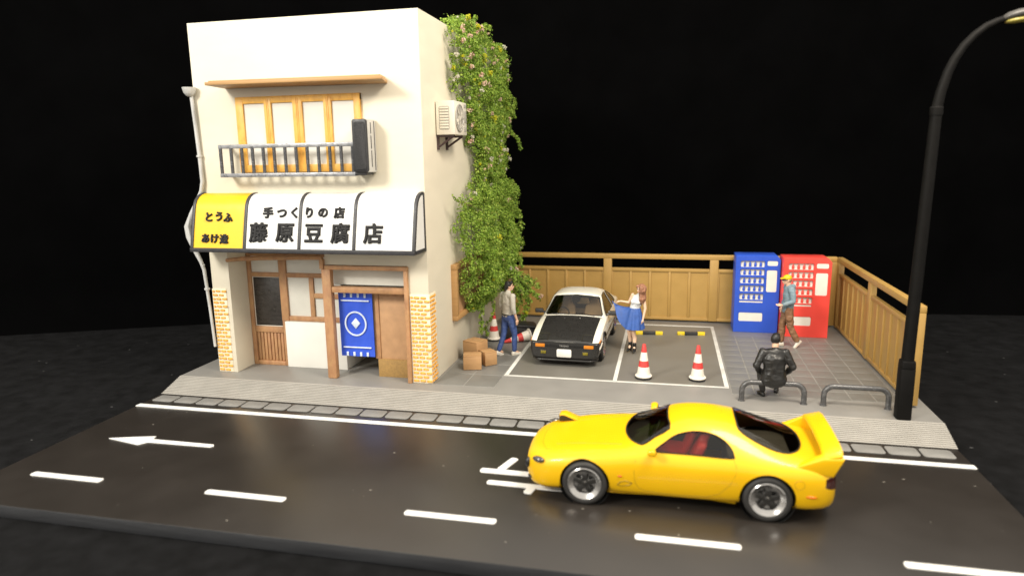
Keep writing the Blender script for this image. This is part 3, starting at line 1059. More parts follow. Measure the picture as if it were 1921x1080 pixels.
# the bushy shoot that hangs out over the parking bay
for k in range(14):
    a = rnd.uniform(0, 1)
    st = Vector((6.3, 6.3 + a * 0.9, 1.9))
    mid = st + Vector((rnd.uniform(0.05, 0.35), rnd.uniform(-0.4, 0.2), rnd.uniform(-0.55, -0.15)))
    en = mid + Vector((rnd.uniform(0.05, 0.40), rnd.uniform(-0.3, 0.2), rnd.uniform(-0.55, -0.1)))
    strand([st, mid, en], 10, spread=0.10, flowers=0.02)
strand([(6.5, 6.6, 1.55), (6.8, 6.5, 1.40), (7.02, 6.4, 1.20), (7.15, 6.3, 1.18)], 10, spread=0.09, flowers=0.08)
strand([(6.6, 6.6, 1.4), (6.8, 6.4, 1.1), (6.78, 6.3, 0.8), (6.70, 6.2, 0.58)], 14, spread=0.10, flowers=0.03)
strand([(6.5, 6.6, 1.4), (6.55, 6.4, 1.0), (6.5, 6.3, 0.75)], 10, spread=0.09)
strand([(6.3, 5.4, 1.7), (6.55, 5.3, 1.5), (6.62, 5.2, 1.35)], 12, spread=0.09)
# main stems behind the leaves
for k in range(3, 7):
    y = 3.9 + 0.6 * k
    pts = [(X1 + 0.04, y, S + 1.2)]
    for j in range(8):
        pts.append((X1 + 0.05 + 0.03 * rnd.random(), y + rnd.uniform(-0.25, 0.25) + 0.12 * j * (1 if k < 3 else 0.3), 2.0 + j * 0.72))
    stems.tube([Vector(p) - IO for p in pts], 0.02, 5)
o = leaves.build('foliage', M_leaf, ivy)
o['kind'] = 'stuff'
stems.build('stem', M_stem, ivy, smooth=60)


def blossom(n, r, sz):
    q = MB()
    for _ in range(n):
        d = Vector((rnd.gauss(0, 1), rnd.gauss(0, 1), rnd.gauss(0, 1))).normalized()
        leaf(d * r * rnd.uniform(0.3, 1), d + Vector((0.5, -0.5, 0.3)), rnd.uniform(*sz), q)
    return q


kinds = []
for nm, m_, rr in (('blossom', M_pink, 0.085), ('blossom', M_petal, 0.075), ('yellow_blossom', M_leafy, 0.08)):
    for _ in range(3):
        me = blossom(26, rr * rnd.uniform(0.75, 1.1), (0.045, 0.08)).mesh(nm)
        me.materials.append(m_)
        kinds.append((nm, me, m_))
rnd.shuffle(flower_spots)
for c in flower_spots[:230]:
    k = rnd.choices(range(9), weights=[4, 4, 4, 3, 3, 3, 2.2, 2.2, 2.2])[0]
    o = link(kinds[k][0], kinds[k][1], kinds[k][2], ivy, c)
    o.rotation_euler = (rnd.uniform(-0.4, 0.4), rnd.uniform(-0.4, 0.4), rnd.uniform(-0.6, 0.6))
    s = rnd.choice((0.35, 0.45, 0.6, 0.75, 0.9))
    o.scale = (s, s, s)

# ================================================================== fences
M_fence = mat('tan_fence', (0.40, 0.245, 0.070), 0.42, var=0.05, vscale=3, bump=0.06, bscale=50, rvar=0.05)
FB = 0.045   # gap under the fence


def box_part(name, parent, M, dims, material=None, bevel=0.008):
    q = MB(); q.box(*dims, M=M)
    return q.build(name, material or M_fence, parent, bevel=bevel)


def fence(label, origin, rz, posts, total, boards, skip_last_post=False):
    """runs along local +x, visible face towards local -y"""
    t = thing('fence', label, 'fence', origin, rz)
    I = Matrix()
    box_part('top_rail', t, I, (0, total, -0.07, 0.07, 1.77, 1.905), bevel=0.015)
    for p in posts:
        box_part('post', t, I, (p - 0.115, p + 0.115, -0.065, 0.065, FB, 1.772), bevel=0.012)
    for a, b in zip(posts, posts[1:]):
        a, b = a + 0.115, b - 0.115
        box_part('middle_rail', t, I, (a, b, -0.05, 0.05, 1.415, 1.51), bevel=0.012)
        box_part('bottom_rail', t, I, (a, b, -0.05, 0.05, FB, 0.125), bevel=0.012)
        w = (b - a) / boards
        for k in range(boards + 1):
            c = a + w * k
            c0, c1 = max(a, c - 0.033), min(b, c + 0.033)
            if c1 - c0 > 0.02:
                box_part('stile', t, I, (c0, c1, -0.045, 0.045, 0.125, 1.415), bevel=0.010)
        for k in range(boards):
            box_part('board', t, I, (a + w * k + 0.03, a + w * (k + 1) - 0.03, -0.012, 0.025, 0.12, 1.42), bevel=0)
    return t


fence('tan panelled fence along the back of the parking bays', (5.75, 8.16, S), 0,
      [0.115, 3.03, 5.94, 8.98], 9.06, 5)
fence('tan panelled fence along the end of the model beside the street lamp', (14.88, 8.13, S), R(-90),
      [0.13, 3.05, 6.05], 6.16, 6)

# ================================================================== vending machines
M_vwhite = mat('vending_white', (0.72, 0.70, 0.64), 0.4, var=0.04, vscale=5, bump=0.05)


def vending(label, loc, w, h, d, col, nm):
    mc = mat(nm, col, 0.38, var=0.04, vscale=3, bump=0.05, bscale=50)
    t = thing('vending_machine', label, 'vending machine', loc, 0, 'vending machines by the fence')
    q = MB()
    hw = w / 2
    q.prism([(-hw, 0), (hw, 0), (hw, h - 0.10), (hw - 0.08, h), (-hw + 0.015, h), (-hw, h - 0.015)], 0, d, 'y')
    cuts = []
    rows = [h - 0.135 - 0.215 * k for k in range(5)]
    sx0, sx1 = -hw + 0.12, -hw + 0.715
    for z in rows:
        c = MB(); c.prism(rounded_rect(sx0, sx1, z - 0.155, z, 0.03, 3), -0.05, 0.075, 'y'); cuts.append(c.mesh('c'))
    slots = [(sx0, sx1, 0.30, 0.53, 0.035), (sx1 + 0.06, hw - 0.07, h - 0.255, h - 0.13, 0.03), (sx1 + 0.055, hw - 0.075, h - 0.94, h - 0.37, 0.035), (sx0, sx1 - 0.01, rows[-1] - 0.235, rows[-1] - 0.195, 0.012)]
    for a, b, c_, d_, r_ in slots:
        c = MB(); c.prism(rounded_rect(a, b, c_, d_, r_, 3), -0.05, 0.03, 'y'); cuts.append(c.mesh('c'))
    me = boolean_cut(q.mesh('b'), cuts)
    me.materials.clear()
    bm = bmesh.new(); bm.from_mesh(me)
    bmesh.ops.bevel(bm, geom=[e for e in bm.edges if len(e.link_faces) == 2 and e.calc_face_angle(0) > 0.6], offset=0.006, segments=1, affect='EDGES', clamp_overlap=True)
    bm.to_mesh(me); bm.free()
    link('cabinet', smooth_mesh(me, 35), mc, t)
    bt = MB(); bt.lathe([(0.030, 0), (0.032, 0.01), (0.032, 0.07), (0.020, 0.10), (0.018, 0.118), (0.0, 0.12)], 10)
    btm = bt.mesh('bottle', smooth=40); btm.materials.append(mc)
    for z in rows:
        s = MB(); s.prism(rounded_rect(sx0 + 0.003, sx1 - 0.003, z - 0.152, z - 0.003, 0.028, 3), 0.060, 0.074, 'y')
        s = s.build('display_shelf', M_vwhite, t)
        MB().box(sx0 + 0.01, sx1 - 0.01, 0.005, 0.062, z - 0.154, z - 0.148).build('shelf_ledge', M_vwhite, s)
        for k in range(4):
            link('bottle', btm, mc, s, (sx0 + 0.105 + 0.130 * k, 0.032, z - 0.147))
    for (a, b, c_, d_, r_), nm_ in zip(slots, ('delivery_tray', 'price_panel', 'control_panel', 'button_strip')):
        s = MB(); s.prism(rounded_rect(a + 0.003, b - 0.003, c_ + 0.003, d_ - 0.003, r_, 3), 0.008, 0.029, 'y')
        s.build(nm_, M_vwhite, t)
    return t


vending('blue drinks vending machine with white shelves next to the red one', (12.72, 7.20, S), 1.10, 2.03, 0.72, (0.025, 0.085, 0.52), 'vending_blue')
vending('red drinks vending machine in the fence corner', (13.86, 6.90, S), 1.13, 2.03, 0.72, (0.76, 0.065, 0.05), 'vending_red')

# ================================================================== wheel stops, cones, boxes, barriers
M_sy = mat('stop_yellow', (0.70, 0.52, 0.01), 0.45, var=0.12, vscale=9, col2=(0.62, 0.58, 0.40), mixlo=0.6, mixhi=0.72, mscale=9)
ws = thing('wheel_stop', 'yellow and black wheel stop behind the woman in the blue skirt', 'wheel stop', (10.01, 6.56, S), 0.10, 'wheel stops in the parking bays')
for nm, a, b, m_ in (('yellow_end', -0.35, -0.165, M_sy), ('black_middle', -0.165, 0.165, M_black), ('yellow_end', 0.165, 0.35, M_sy)):
    q = MB()
    q.prism([(-0.055, 0), (0.055, 0), (0.04, 0.085), (-0.04, 0.085)], a, b, 'x')
    q.build(nm, m_, ws, bevel=0.01)
for loc, rz, lab in (((11.08, 6.68, S), 0.10, 'yellow and black wheel stop nearest the blue vending machine'),
                     ((8.72, 6.62, S), 0.05, 'wheel stop mostly hidden behind the white and black car')):
    c = copy_tree(ws); c.location = loc; c.rotation_euler.z = rz; c['label'] = lab

M_cw = mat('cone_white', (0.76, 0.72, 0.64), 0.5, var=0.05, vscale=9, bump=0.12, bscale=50)
M_cr = mat('cone_red', (0.60, 0.055, 0.05), 0.45, var=0.14, vscale=14, bump=0.2, bscale=40)


def cone(label, loc):
    t = thing('traffic_cone', label, 'traffic cone', loc, 0, 'traffic cones')
    def seg(nm, z0, z1, m_, cap=False):
        ra = lambda z: 0.155 - 0.113 * (z / 0.70)
        prof_ = [(0.001, z0), (ra(z0), z0), (ra(z1), z1)]
        prof_ += [(ra(z1) * 0.85, z1 + 0.012)] if cap else []
        prof_ += [(0.001, z1 + (0.014 if cap else 0))]
        q = MB(); q.lathe(prof_, 22); q.build(nm, m_, t, smooth=40)
    q = MB(); q.lathe([(0.001, 0), (0.170, 0), (0.176, 0.02), (0.170, 0.045), (0.15, 0.055), (0.001, 0.055)], 8); q.build('foot', M_black, t, smooth=30)
    q = MB(); q.lathe([(0.001, 0.05), (0.172, 0.05), (0.176, 0.07), (0.160, 0.09), (0.001, 0.09)], 22); q.build('collar', M_cw, t, smooth=40)
    seg('white_band', 0.085, 0.265, M_cw); seg('red_band', 0.265, 0.395, M_cr); seg('white_band', 0.395, 0.575, M_cw); seg('red_tip', 0.575, 0.735, M_cr, True)
    return t


cn = cone('red and white traffic cone in the empty bay nearer the white and black car', (10.00, 2.86, S))
for loc, rot, lab in (((11.10, 2.93, S), (0, 0, 1.0), 'red and white traffic cone at the bay corner nearer the seated man'),
                      ((6.13, 5.30, S), (0, 0, 0.4), 'upright red and white traffic cone by the shop wall behind the walking man')):
    c = copy_tree(cn); c.location = loc; c.rotation_euler = rot; c['label'] = lab
c = copy_tree(cn)
c['label'] = 'red and white traffic cone lying on its side behind the man in jeans'
dirc = Vector((-0.86, -0.50, 0)).normalized()
tip_drop = math.atan2(0.176 - 0.045, 0.735)
zdir = (dirc * math.cos(tip_drop) + Vector((0, 0, -math.sin(tip_drop)))).normalized()
c.rotation_euler = zdir.to_track_quat('Z', 'Y').to_euler()
c.location = (7.10, 5.42, S + 0.176 * math.cos(tip_drop))

M_bag = mat('black_case', (0.012, 0.012, 0.013), 0.5, var=0.25, bump=0.2, bscale=30)
bag = thing('storage_case', 'low black case lying between the upright cone and the fallen cone', 'case', (6.72, 5.65, S), 0.25)
q = MB(); q.prism([(-0.50, 0), (0.42, 0), (0.44, 0.30), (-0.46, 0.38)], -0.25, 0.25, 'y'); q.build('shell', M_bag, bag, bevel=0.03)
q = MB(); q.prism([(-0.49, 0.385), (0.46, 0.302), (0.40, 0.37), (-0.40, 0.44)], -0.27, 0.27, 'y'); q.build('lid', M_bag, bag, bevel=0.025)

M_card = mat('cardboard', (0.44, 0.255, 0.115), 0.6, var=0.08, vscale=4, bump=0.12, bscale=30, stretch=(1, 1, 3))
M_tape = mat('box_tape', (0.52, 0.33, 0.16), 0.3, var=0.06)


def carton(label, loc, rz, w, d, h):
    t = thing('cardboard_box', label, 'box', loc, rz, 'cardboard boxes by the shop wall')
    q = MB(); q.box(-w / 2, w / 2, -d / 2, d / 2, 0, h - 0.004); q.build('carton', M_card, t, bevel=0.012)
    q = MB(); q.box(-w / 2 + 0.004, w / 2 - 0.004, -d / 2 - 0.004, -0.004, h - 0.004, h + 0.006); q.build('flap', M_card, t, bevel=0.004)
    q = MB(); q.box(-w / 2 + 0.004, w / 2 - 0.004, 0.004, d / 2 + 0.004, h - 0.004, h + 0.005); q.build('flap', M_card, t, bevel=0.004)
    q = MB(); q.box(-w / 2 - 0.003, w / 2 + 0.003, -0.03, 0.03, h + 0.002, h + 0.009); q.build('tape', M_tape, t)
    return t


carton('cardboard box nearest the road in front of the shop side wall', (6.245, 2.91, S + 0.012), 0.24, 0.40, 0.34, 0.315)
carton('smallest cardboard box wedged at the feet side of the other boxes', (6.50, 3.28, S + 0.012), 0.72, 0.30, 0.34, 0.30)
carton('tall cardboard box at the back of the three, touching the shop wall', (6.14, 3.52, S + 0.012), -0.42, 0.42, 0.40, 0.47)

M_tube = mat('barrier_steel', (0.10, 0.10, 0.102), 0.36, metal=0.45, var=0.2, vscale=12, bump=0.35, bscale=22,
             col2=(0.22, 0.22, 0.225), mixlo=0.55, mixhi=0.72, mscale=16)


def barrier(label, x0, x1, y):
    t = thing('hoop_barrier', label, 'barrier', ((x0 + x1) / 2, y, S), 0, 'hoop barriers along the pavement')
    hw, h, r = (x1 - x0) / 2, 0.375, 0.17
    pts = [(-hw, 0, 0), (-hw, 0, h - r)]
    for k in range(1, 7):
        a = R(180 - 15 * k)
        pts.append((-hw + r + r * math.cos(a), 0, h - r + r * math.sin(a)))
    for k in range(0, 7):
        a = R(90 - 15 * k)
        pts.append((hw - r + r * math.cos(a), 0, h - r + r * math.sin(a)))
    pts.append((hw, 0, 0))
    q = MB(); q.tube(pts, 0.05, 12); q.build('hoop', M_tube, t, smooth=60)
    for x in (-hw, hw):
        q = MB(); q.lathe([(0.001, 0), (0.066, 0), (0.064, 0.012), (0.052, 0.018), (0.001, 0.018)], 12, (x, 0, 0)); q.build('foot_plate', M_tube, t, smooth=40)
    return t


barrier('grey steel hoop barrier that the man in the black jacket sits on', 11.87, 12.98, 1.84)
barrier('empty grey steel hoop barrier beside the street lamp', 13.32, 14.42, 1.84)

# ================================================================== street lamp
M_lampb = mat('lamp_black', (0.0045, 0.0042, 0.004), 0.6, var=0.15, vscale=6, bump=0.05, spec=0.12)
M_lens = mat('lamp_lens_yellow', (0.30, 0.26, 0.06), 0.3, var=0.1)
lp = thing('street_lamp', 'tall black street lamp with curved arm and unlit yellow lens at the model corner', 'street lamp', (14.53, 1.42, S))
q = MB()
q.prism(rounded_rect(-0.12, 0.12, -0.12, 0.12, 0.04, 2), 0, 0.92, 'z')
q.build('base', M_lampb, lp, bevel=0.015)
q = MB()
q.loft([[(x * s, y * s, z) for x, y in rounded_rect(-0.12, 0.12, -0.12, 0.12, 0.04, 2)] for s, z in ((1.0, 0.92), (0.98, 0.97), (0.95, 1.03), (0.90, 1.06))])
q.build('base_cap', M_lampb, lp, bevel=0.008)
q = MB(); q.tube([(0, 0, 1.05), (0.03, -0.02, 3.2), (0.06, -0.04, 5.20)], [0.104, 0.097, 0.088], 12); q.build('pole', M_lampb, lp, smooth=60)
q = MB(); q.lathe([(0.098, 5.17), (0.100, 5.20), (0.100, 5.29), (0.082, 5.31)], 12, (0.06, -0.04, 0)); q.build('pole_joint', M_lampb, lp, smooth=40)
arm = [(0.06, -0.04, 5.28), (0.10, -0.04, 5.55), (0.17, -0.04, 5.83), (0.25, -0.04, 6.03), (0.36, -0.04, 6.22), (0.50, -0.04, 6.38), (0.65, -0.04, 6.50), (0.80, -0.04, 6.57), (0.90, -0.04, 6.60)]
q = MB(); q.tube(arm, [0.082 - 0.004 * k for k in range(9)], 12); q.build('arm', M_lampb, lp, smooth=60)
hd = q = MB()
q.loft([[(x, -0.04 + w * math.cos(a), z + hh * math.sin(a)) for a in [2 * math.pi * k / 14 for k in range(14)]]
        for x, w, hh, z in ((0.86, 0.045, 0.04, 6.60), (0.93, 0.09, 0.06, 6.63), (1.05, 0.14, 0.075, 6.655), (1.3, 0.15, 0.075, 6.69), (1.5, 0.12, 0.06, 6.71), (1.58, 0.05, 0.03, 6.72))])
head = q.build('lamp_head', mat('lamp_head_grey', (0.05, 0.048, 0.044), 0.4, var=0.1), lp, smooth=60)
q = MB(); q.ball((0, 0, 0), (0.21, 0.115, 0.05), 16, 8, Matrix.Rotation(R(-7), 4, 'Y'))
q.v = [(x + 1.10, y - 0.04, z + 6.575) for x, y, z in q.v]
q.build('lens', M_lens, head, smooth=60)
# ================================================================== cars
def in_poly(p, poly):
    x, y = p
    c = False
    n = len(poly)
    for i in range(n):
        x0, y0 = poly[i]
        x1, y1 = poly[(i + 1) % n]
        if (y0 > y) != (y1 > y) and x < (x1 - x0) * (y - y0) / (y1 - y0) + x0:
            c = not c
    return c


def smooth_poly(pts, n=4):
    """closed Catmull-Rom through pts"""
    out = []
    m = len(pts)
    for i in range(m):
        p0, p1, p2, p3 = [Vector(pts[(i + k) % m]) for k in (-1, 0, 1, 2)]
        for k in range(n):
            t = k / n
            out.append(tuple(0.5 * ((2 * p1) + (p2 - p0) * t + (2 * p0 - 5 * p1 + 4 * p2 - p3) * t * t + (3 * p1 - p0 - 3 * p2 + p3) * t ** 3)))
    return out


def shell_mesh(stations, level=2, crease=None):
    """stations: (X, [(y,z)...]) half rings bottom centre -> top centre; mirrored, lofted, subdivided. local x = length, y = side"""
    bm = bmesh.new()
    n = len(stations[0][1])
    grid = []
    for X, ring in stations:
        row = [bm.verts.new((X, -y, z)) for y, z in ring]
        row += [bm.verts.new((X, y, z)) for y, z in reversed(ring[1:-1])]
        grid.append(row)
    m = len(grid[0])
    cl = bm.edges.layers.float.new('crease_edge')
    for i in range(len(grid) - 1):
        for j in range(m):
            k = (j + 1) % m
            bm.faces.new((grid[i][j], grid[i + 1][j], grid[i + 1][k], grid[i][k]))
    # end caps as ladder quads
    for row, flip in ((grid[0], False), (grid[-1], True)):
        for j in range(n - 1):
            a, b = row[j], row[j + 1]
            c, d = row[(m - j - 1) % m], row[(m - j) % m]
            vs_ = []
            for v in (a, b, c, d):
                if v not in vs_:
                    vs_.append(v)
            if len(vs_) >= 3:
                bm.faces.new(vs_ if not flip else list(reversed(vs_)))
    bmesh.ops.recalc_face_normals(bm, faces=bm.faces)
    bm.edges.ensure_lookup_table()
    for e in bm.edges:
        e[cl] = 0.0
    if crease:
        for i in range(len(grid)):
            for j in range(m):
                k = (j + 1) % m
                jj = j if j < n else m - j
                for (a, b, key) in ((grid[i][j], grid[(i + 1)][j] if i + 1 < len(grid) else None, ('l', jj, i)), (grid[i][j], grid[i][k], ('r', i, jj))):
                    if b is None:
                        continue
                    e = bm.edges.get((a, b))
                    if e:
                        e[cl] = crease(key)
    me = bpy.data.meshes.new('shell')
    bm.to_mesh(me)
    bm.free()
    return eval_mesh(me, [('SUBSURF', dict(levels=level, render_levels=level, use_creases=True))])


def cut_poly(bm, poly, plane, test):
    """cuts the outline poly into faces that pass test(face) and returns the faces inside. plane: 'side' (x,z) or 'top' (x,y) or 'front' (y,z)"""
    ax = {'side': (0, 2), 'top': (0, 1), 'front': (1, 2)}[plane]
    xs = [p[0] for p in poly]
    ys = [p[1] for p in poly]
    n = len(poly)
    pad = 0.12
    for i in range(n):
        a, b = poly[i], poly[(i + 1) % n]
        lo = (min(a[0], b[0]) - pad, min(a[1], b[1]) - pad)
        hi = (max(a[0], b[0]) + pad, max(a[1], b[1]) + pad)
        fs = []
        for f in bm.faces:
            c = f.calc_center_median()
            if lo[0] < c[ax[0]] < hi[0] and lo[1] < c[ax[1]] < hi[1] and test(f, c):
                fs.append(f)
        if not fs:
            continue
        g = set(fs)
        for f in fs:
            g.update(f.edges)
            g.update(f.verts)
        co = [0, 0, 0]
        no = [0, 0, 0]
        co[ax[0]], co[ax[1]] = a
        no[ax[0]], no[ax[1]] = -(b[1] - a[1]), b[0] - a[0]
        if Vector(no).length < 1e-6:
            continue
        bmesh.ops.bisect_plane(bm, geom=list(g), dist=1e-5, plane_co=co, plane_no=no)
    res = []
    for f in bm.faces:
        c = f.calc_center_median()
        if test(f, c) and in_poly((c[ax[0]], c[ax[1]]), poly):
            res.append(f)
    return res


def split_parts(bm, tags, names):
    """faces by tag -> mesh data"""
    out = {}
    for i, nm in names.items():
        me = bpy.data.meshes.new(nm)
        b2 = bm.copy()
        lay = b2.faces.layers.int['tag']
        bmesh.ops.delete(b2, geom=[f for f in b2.faces if f[lay] != i], context='FACES')
        b2.to_mesh(me)
        b2.free()
        smooth_mesh(me, 48)
        out[i] = me
    return out


def solid(me, th, off=-1):
    return eval_mesh(me, [('SOLIDIFY', dict(thickness=th, offset=off))])


def surf_line(bvh, pts, side, r=0.006, lift=0.0):
    """thin seam on the body side: pts in (x,z), side = -1/+1"""
    out = []
    for x, z in pts:
        h = bvh.ray_cast(Vector((x, side * 3, z)), Vector((0, -side, 0)))
        if h[0] is not None:
            out.append(h[0] + h[1] * lift)
    return out


def top_line(bvh, pts, lift=0.0):
    out = []
    for x, y in pts:
        h = bvh.ray_cast(Vector((x, y, 3)), Vector((0, 0, -1)))
        if h[0] is not None:
            out.append(h[0] + h[1] * lift)
    return out


def circ(cx, cz, r, n=28, a0=0, a1=360):
    return [(cx + r * math.cos(R(a0 + (a1 - a0) * k / n)), cz + r * math.sin(R(a0 + (a1 - a0) * k / n))) for k in range(n)]


M_tyre = mat('tyre_rubber', (0.022, 0.021, 0.02), 0.6, var=0.1, bump=0.1, bscale=60)
M_alloy = mat('wheel_silver', (0.44, 0.43, 0.42), 0.22, metal=0.9, var=0.05)
M_spoke = mat('wheel_dark', (0.06, 0.058, 0.055), 0.3, metal=0.7, var=0.1)
M_well = mat('wheel_well_black', (0.006, 0.006, 0.006), 0.8)
M_seam = mat('panel_gap', (0.02, 0.016, 0.002), 0.6)


def wheel(parent, x, y, side, r=0.315, w=0.21, rim=0.225, dark=M_spoke, spokes=5):
    """axle along y; outer face towards side"""
    M = Matrix.Rotation(R(90) * (1 if side < 0 else -1), 4, 'X')
    c = (x, y, r)
    t = MB()
    h = w / 2
    t.lathe([(rim - 0.01, -h), (r - 0.035, -h), (r - 0.008, -h + 0.02), (r, -h + 0.05), (r, h - 0.05), (r - 0.008, h - 0.02), (r - 0.035, h), (rim + 0.012, h - 0.004), (rim, h - 0.02)], 40, c, M, False)
    wh = t.build('wheel', M_tyre, parent, smooth=50)
    t = MB()
    t.lathe([(rim + 0.006, h - 0.006), (rim - 0.004, h + 0.002), (rim - 0.016, h - 0.004), (rim - 0.030, h - 0.022), (rim - 0.075, h - 0.045), (rim - 0.082, h - 0.09), (0.02, h - 0.10), (0.001, h - 0.10)], 40, c, M, False)
    t.build('rim', M_alloy, wh, smooth=35)
    for k in range(spokes):
        t = MB()
        a = 2 * math.pi * k / spokes + 0.3
        rot = Matrix.Rotation(a, 4, 'Z')
        t.loft([[M @ (rot @ Vector((d_, s_ * ww, hz))) + Vector(c) for d_, s_, hz in ((d, -1, zz), (d, 1, zz), (d, 0.8, zz + 0.02), (d, -0.8, zz + 0.02))] for d, ww, zz in ((0.03, 0.055, h - 0.05), (0.10, 0.040, h - 0.045), (rim - 0.070, 0.046, h - 0.058))])
        t.build('spoke', dark, wh, bevel=0.006)
    t = MB(); t.lathe([(0.001, h - 0.01), (0.03, h - 0.012), (0.045, h - 0.03), (0.055, h - 0.06), (0.001, h - 0.06)], 20, c, M); t.build('hub', dark, wh, smooth=40)
    for k in range(spokes):
        a = 2 * math.pi * k / spokes + 0.3 + math.pi / spokes
        p = M @ Vector((0.075 * math.cos(a), 0.075 * math.sin(a), h - 0.085)) + Vector(c)
        t = MB(); t.ball(p, 0.014, 8, 5); t.build('wheel_nut', M_alloy, wh, smooth=60)
    return wh


def well(parent, x, y_in, y_out, r, cz=0.315):
    q = MB()
    side = 1 if y_out > 0 else -1
    n = 28
    rings = []
    for yy in (y_in, y_out):
        rings.append([(x + r * math.cos(2 * math.pi * k / n), yy, cz + r * math.sin(2 * math.pi * k / n)) for k in range(n)])
    q.loft(rings, False)
    q.add(rings[0], [tuple(range(n))])
    return q.build('wheel_arch_liner', M_well, parent, smooth=40)


def seat(parent, x, y, m_, z0=0.28, s=1.0):
    q = MB()
    q.prism([(x - 0.25, z0), (x + 0.22, z0 - 0.02), (x + 0.24, z0 + 0.12), (x - 0.24, z0 + 0.15)], y - 0.23, y + 0.23, 'y')
    q.build('seat', m_, parent, bevel=0.05, seg=3)
    q = MB()
    q.loft([[(x + 0.20 + 0.24 * t + dx, y + wy, z0 + 0.10 + 0.62 * t * s) for dx, wy in ((-0.07, -ww), (-0.07, ww), (0.07, ww), (0.07, -ww))] for t, ww in ((0, 0.22), (0.45, 0.24), (0.72, 0.21), (0.80, 0.12), (1.0, 0.11))])
    q.build('seat_back', m_, parent, bevel=0.04, seg=3)


# ------------------------------------------------------------------ yellow coupe
def yellow_coupe():
    M_yc = mat('car_yellow', (0.76, 0.44, 0.001), 0.42, var=0.015, vscale=2, coat=0.3, rvar=0.03, spec=0.4)
    M_red = mat('seat_red', (0.62, 0.03, 0.03), 0.5, var=0.12, vscale=9)
    M_dark = mat('car_trim_black', (0.012, 0.012, 0.012), 0.35, var=0.1)
    M_gl = glass_mat('coupe_glass', (0.86, 0.84, 0.76), 0.74)
    M_lamp = glass_mat('lamp_glass', (0.5, 0.5, 0.5), 0.35)
    t = thing('yellow_car', 'yellow two door sports coupe with rear wing and red seats driving on the road', 'car', (8.465, -1.475, 0.0))
    #   X      bottom        lower side    widest        shoulder      glass base    roof edge     roof mid      centre
    st = [
        (0.00, [(0, .26), (.32, .26), (.40, .30), (.44, .38), (.44, .45), (.42, .49), (.34, .515), (.18, .53), (0, .535)]),
        (0.05, [(0, .13), (.45, .13), (.57, .18), (.60, .36), (.59, .47), (.55, .53), (.44, .57), (.22, .59), (0, .60)]),
        (0.20, [(0, .11), (.61, .11), (.745, .17), (.77, .36), (.75, .50), (.70, .585), (.55, .635), (.28, .65), (0, .655)]),
        (0.45, [(0, .12), (.69, .12), (.825, .19), (.84, .40), (.83, .55), (.78, .655), (.60, .70), (.30, .70), (0, .705)]),
        (0.90, [(0, .15), (.70, .15), (.855, .30), (.875, .48), (.86, .63), (.79, .745), (.60, .775), (.30, .755), (0, .755)]),
        (1.30, [(0, .14), (.68, .14), (.82, .22), (.855, .46), (.85, .65), (.79, .775), (.60, .81), (.30, .805), (0, .805)]),
        (1.55, [(0, .14), (.66, .14), (.80, .20), (.835, .45), (.835, .66), (.78, .795), (.64, .835), (.34, .870), (0, .880)]),
        (1.80, [(0, .14), (.66, .14), (.80, .20), (.83, .45), (.835, .66), (.775, .805), (.60, .945), (.34, 1.015), (0, 1.035)]),
        (2.10, [(0, .14), (.66, .14), (.80, .20), (.83, .45), (.84, .67), (.77, .81), (.545, 1.075), (.33, 1.165), (0, 1.185)]),
        (2.40, [(0, .14), (.66, .14), (.80, .20), (.835, .45), (.845, .67), (.77, .815), (.52, 1.115), (.33, 1.205), (0, 1.225)]),
        (2.72, [(0, .14), (.66, .14), (.80, .21), (.845, .46), (.855, .68), (.785, .83), (.53, 1.105), (.33, 1.195), (0, 1.215)]),
        (3.02, [(0, .14), (.67, .14), (.82, .24), (.865, .47), (.875, .69), (.81, .83), (.575, 1.035), (.36, 1.14), (0, 1.165)]),
        (3.35, [(0, .15), (.69, .15), (.85, .28), (.88, .48), (.88, .68), (.81, .80), (.655, .915), (.40, 1.015), (0, 1.045)]),
        (3.68, [(0, .13), (.68, .13), (.84, .21), (.865, .46), (.865, .66), (.80, .775), (.68, .83), (.40, .885), (0, .91)]),
        (3.95, [(0, .135), (.65, .135), (.805, .20), (.83, .44), (.83, .63), (.78, .755), (.66, .80), (.36, .82), (0, .83)]),
        (4.15, [(0, .16), (.58, .16), (.73, .22), (.765, .42), (.765, .60), (.72, .72), (.60, .765), (.32, .785), (0, .79)]),
        (4.24, [(0, .24), (.44, .24), (.56, .30), (.62, .42), (.63, .56), (.60, .66), (.50, .71), (.26, .73), (0, .74)]),
    ]
    me = shell_mesh(st, 3)
    bm = bmesh.new()
    bm.from_mesh(me)
    bvh = BVHTree.FromBMesh(bm)
    lay = bm.faces.layers.int.new('tag')
    names = {0: 'body', 1: 'windscreen', 2: 'side_window', 12: 'side_window', 3: 'rear_window', 4: 'tail_lamp', 14: 'tail_lamp', 5: 'nose_opening'}
    side_n = lambda f, c: abs(f.normal.y) > 0.25 and abs(c.y) > 0.40
    for cx, rr in ((0.905, 0.352), (3.335, 0.358)):
        for f in cut_poly(bm, circ(cx, 0.318, rr), 'side', lambda f, c: abs(c.y) > 0.52):
            f[lay] = 6
    sidew_ = smooth_poly([(1.86, .838), (1.98, .925), (2.15, 1.025), (2.38, 1.075), (2.60, 1.065), (2.76, 1.01), (2.86, .93), (2.89, .86), (2.85, .828), (2.35, .828), (1.93, .826)], 3)
    for f in cut_poly(bm, sidew_, 'side', lambda f, c: side_n(f, c) and c.z > 0.78):
        f[lay] = 2 if f.calc_center_median().y < 0 else 12
    ws = smooth_poly([(1.43, 0.0), (1.455, .24), (1.53, .47), (1.64, .615), (1.72, .635), (1.86, .555), (2.05, .475), (2.03, .25), (2.02, 0), (2.03, -.25), (2.05, -.475), (1.86, -.555), (1.72, -.635), (1.64, -.615), (1.53, -.47), (1.455, -.24)], 2)
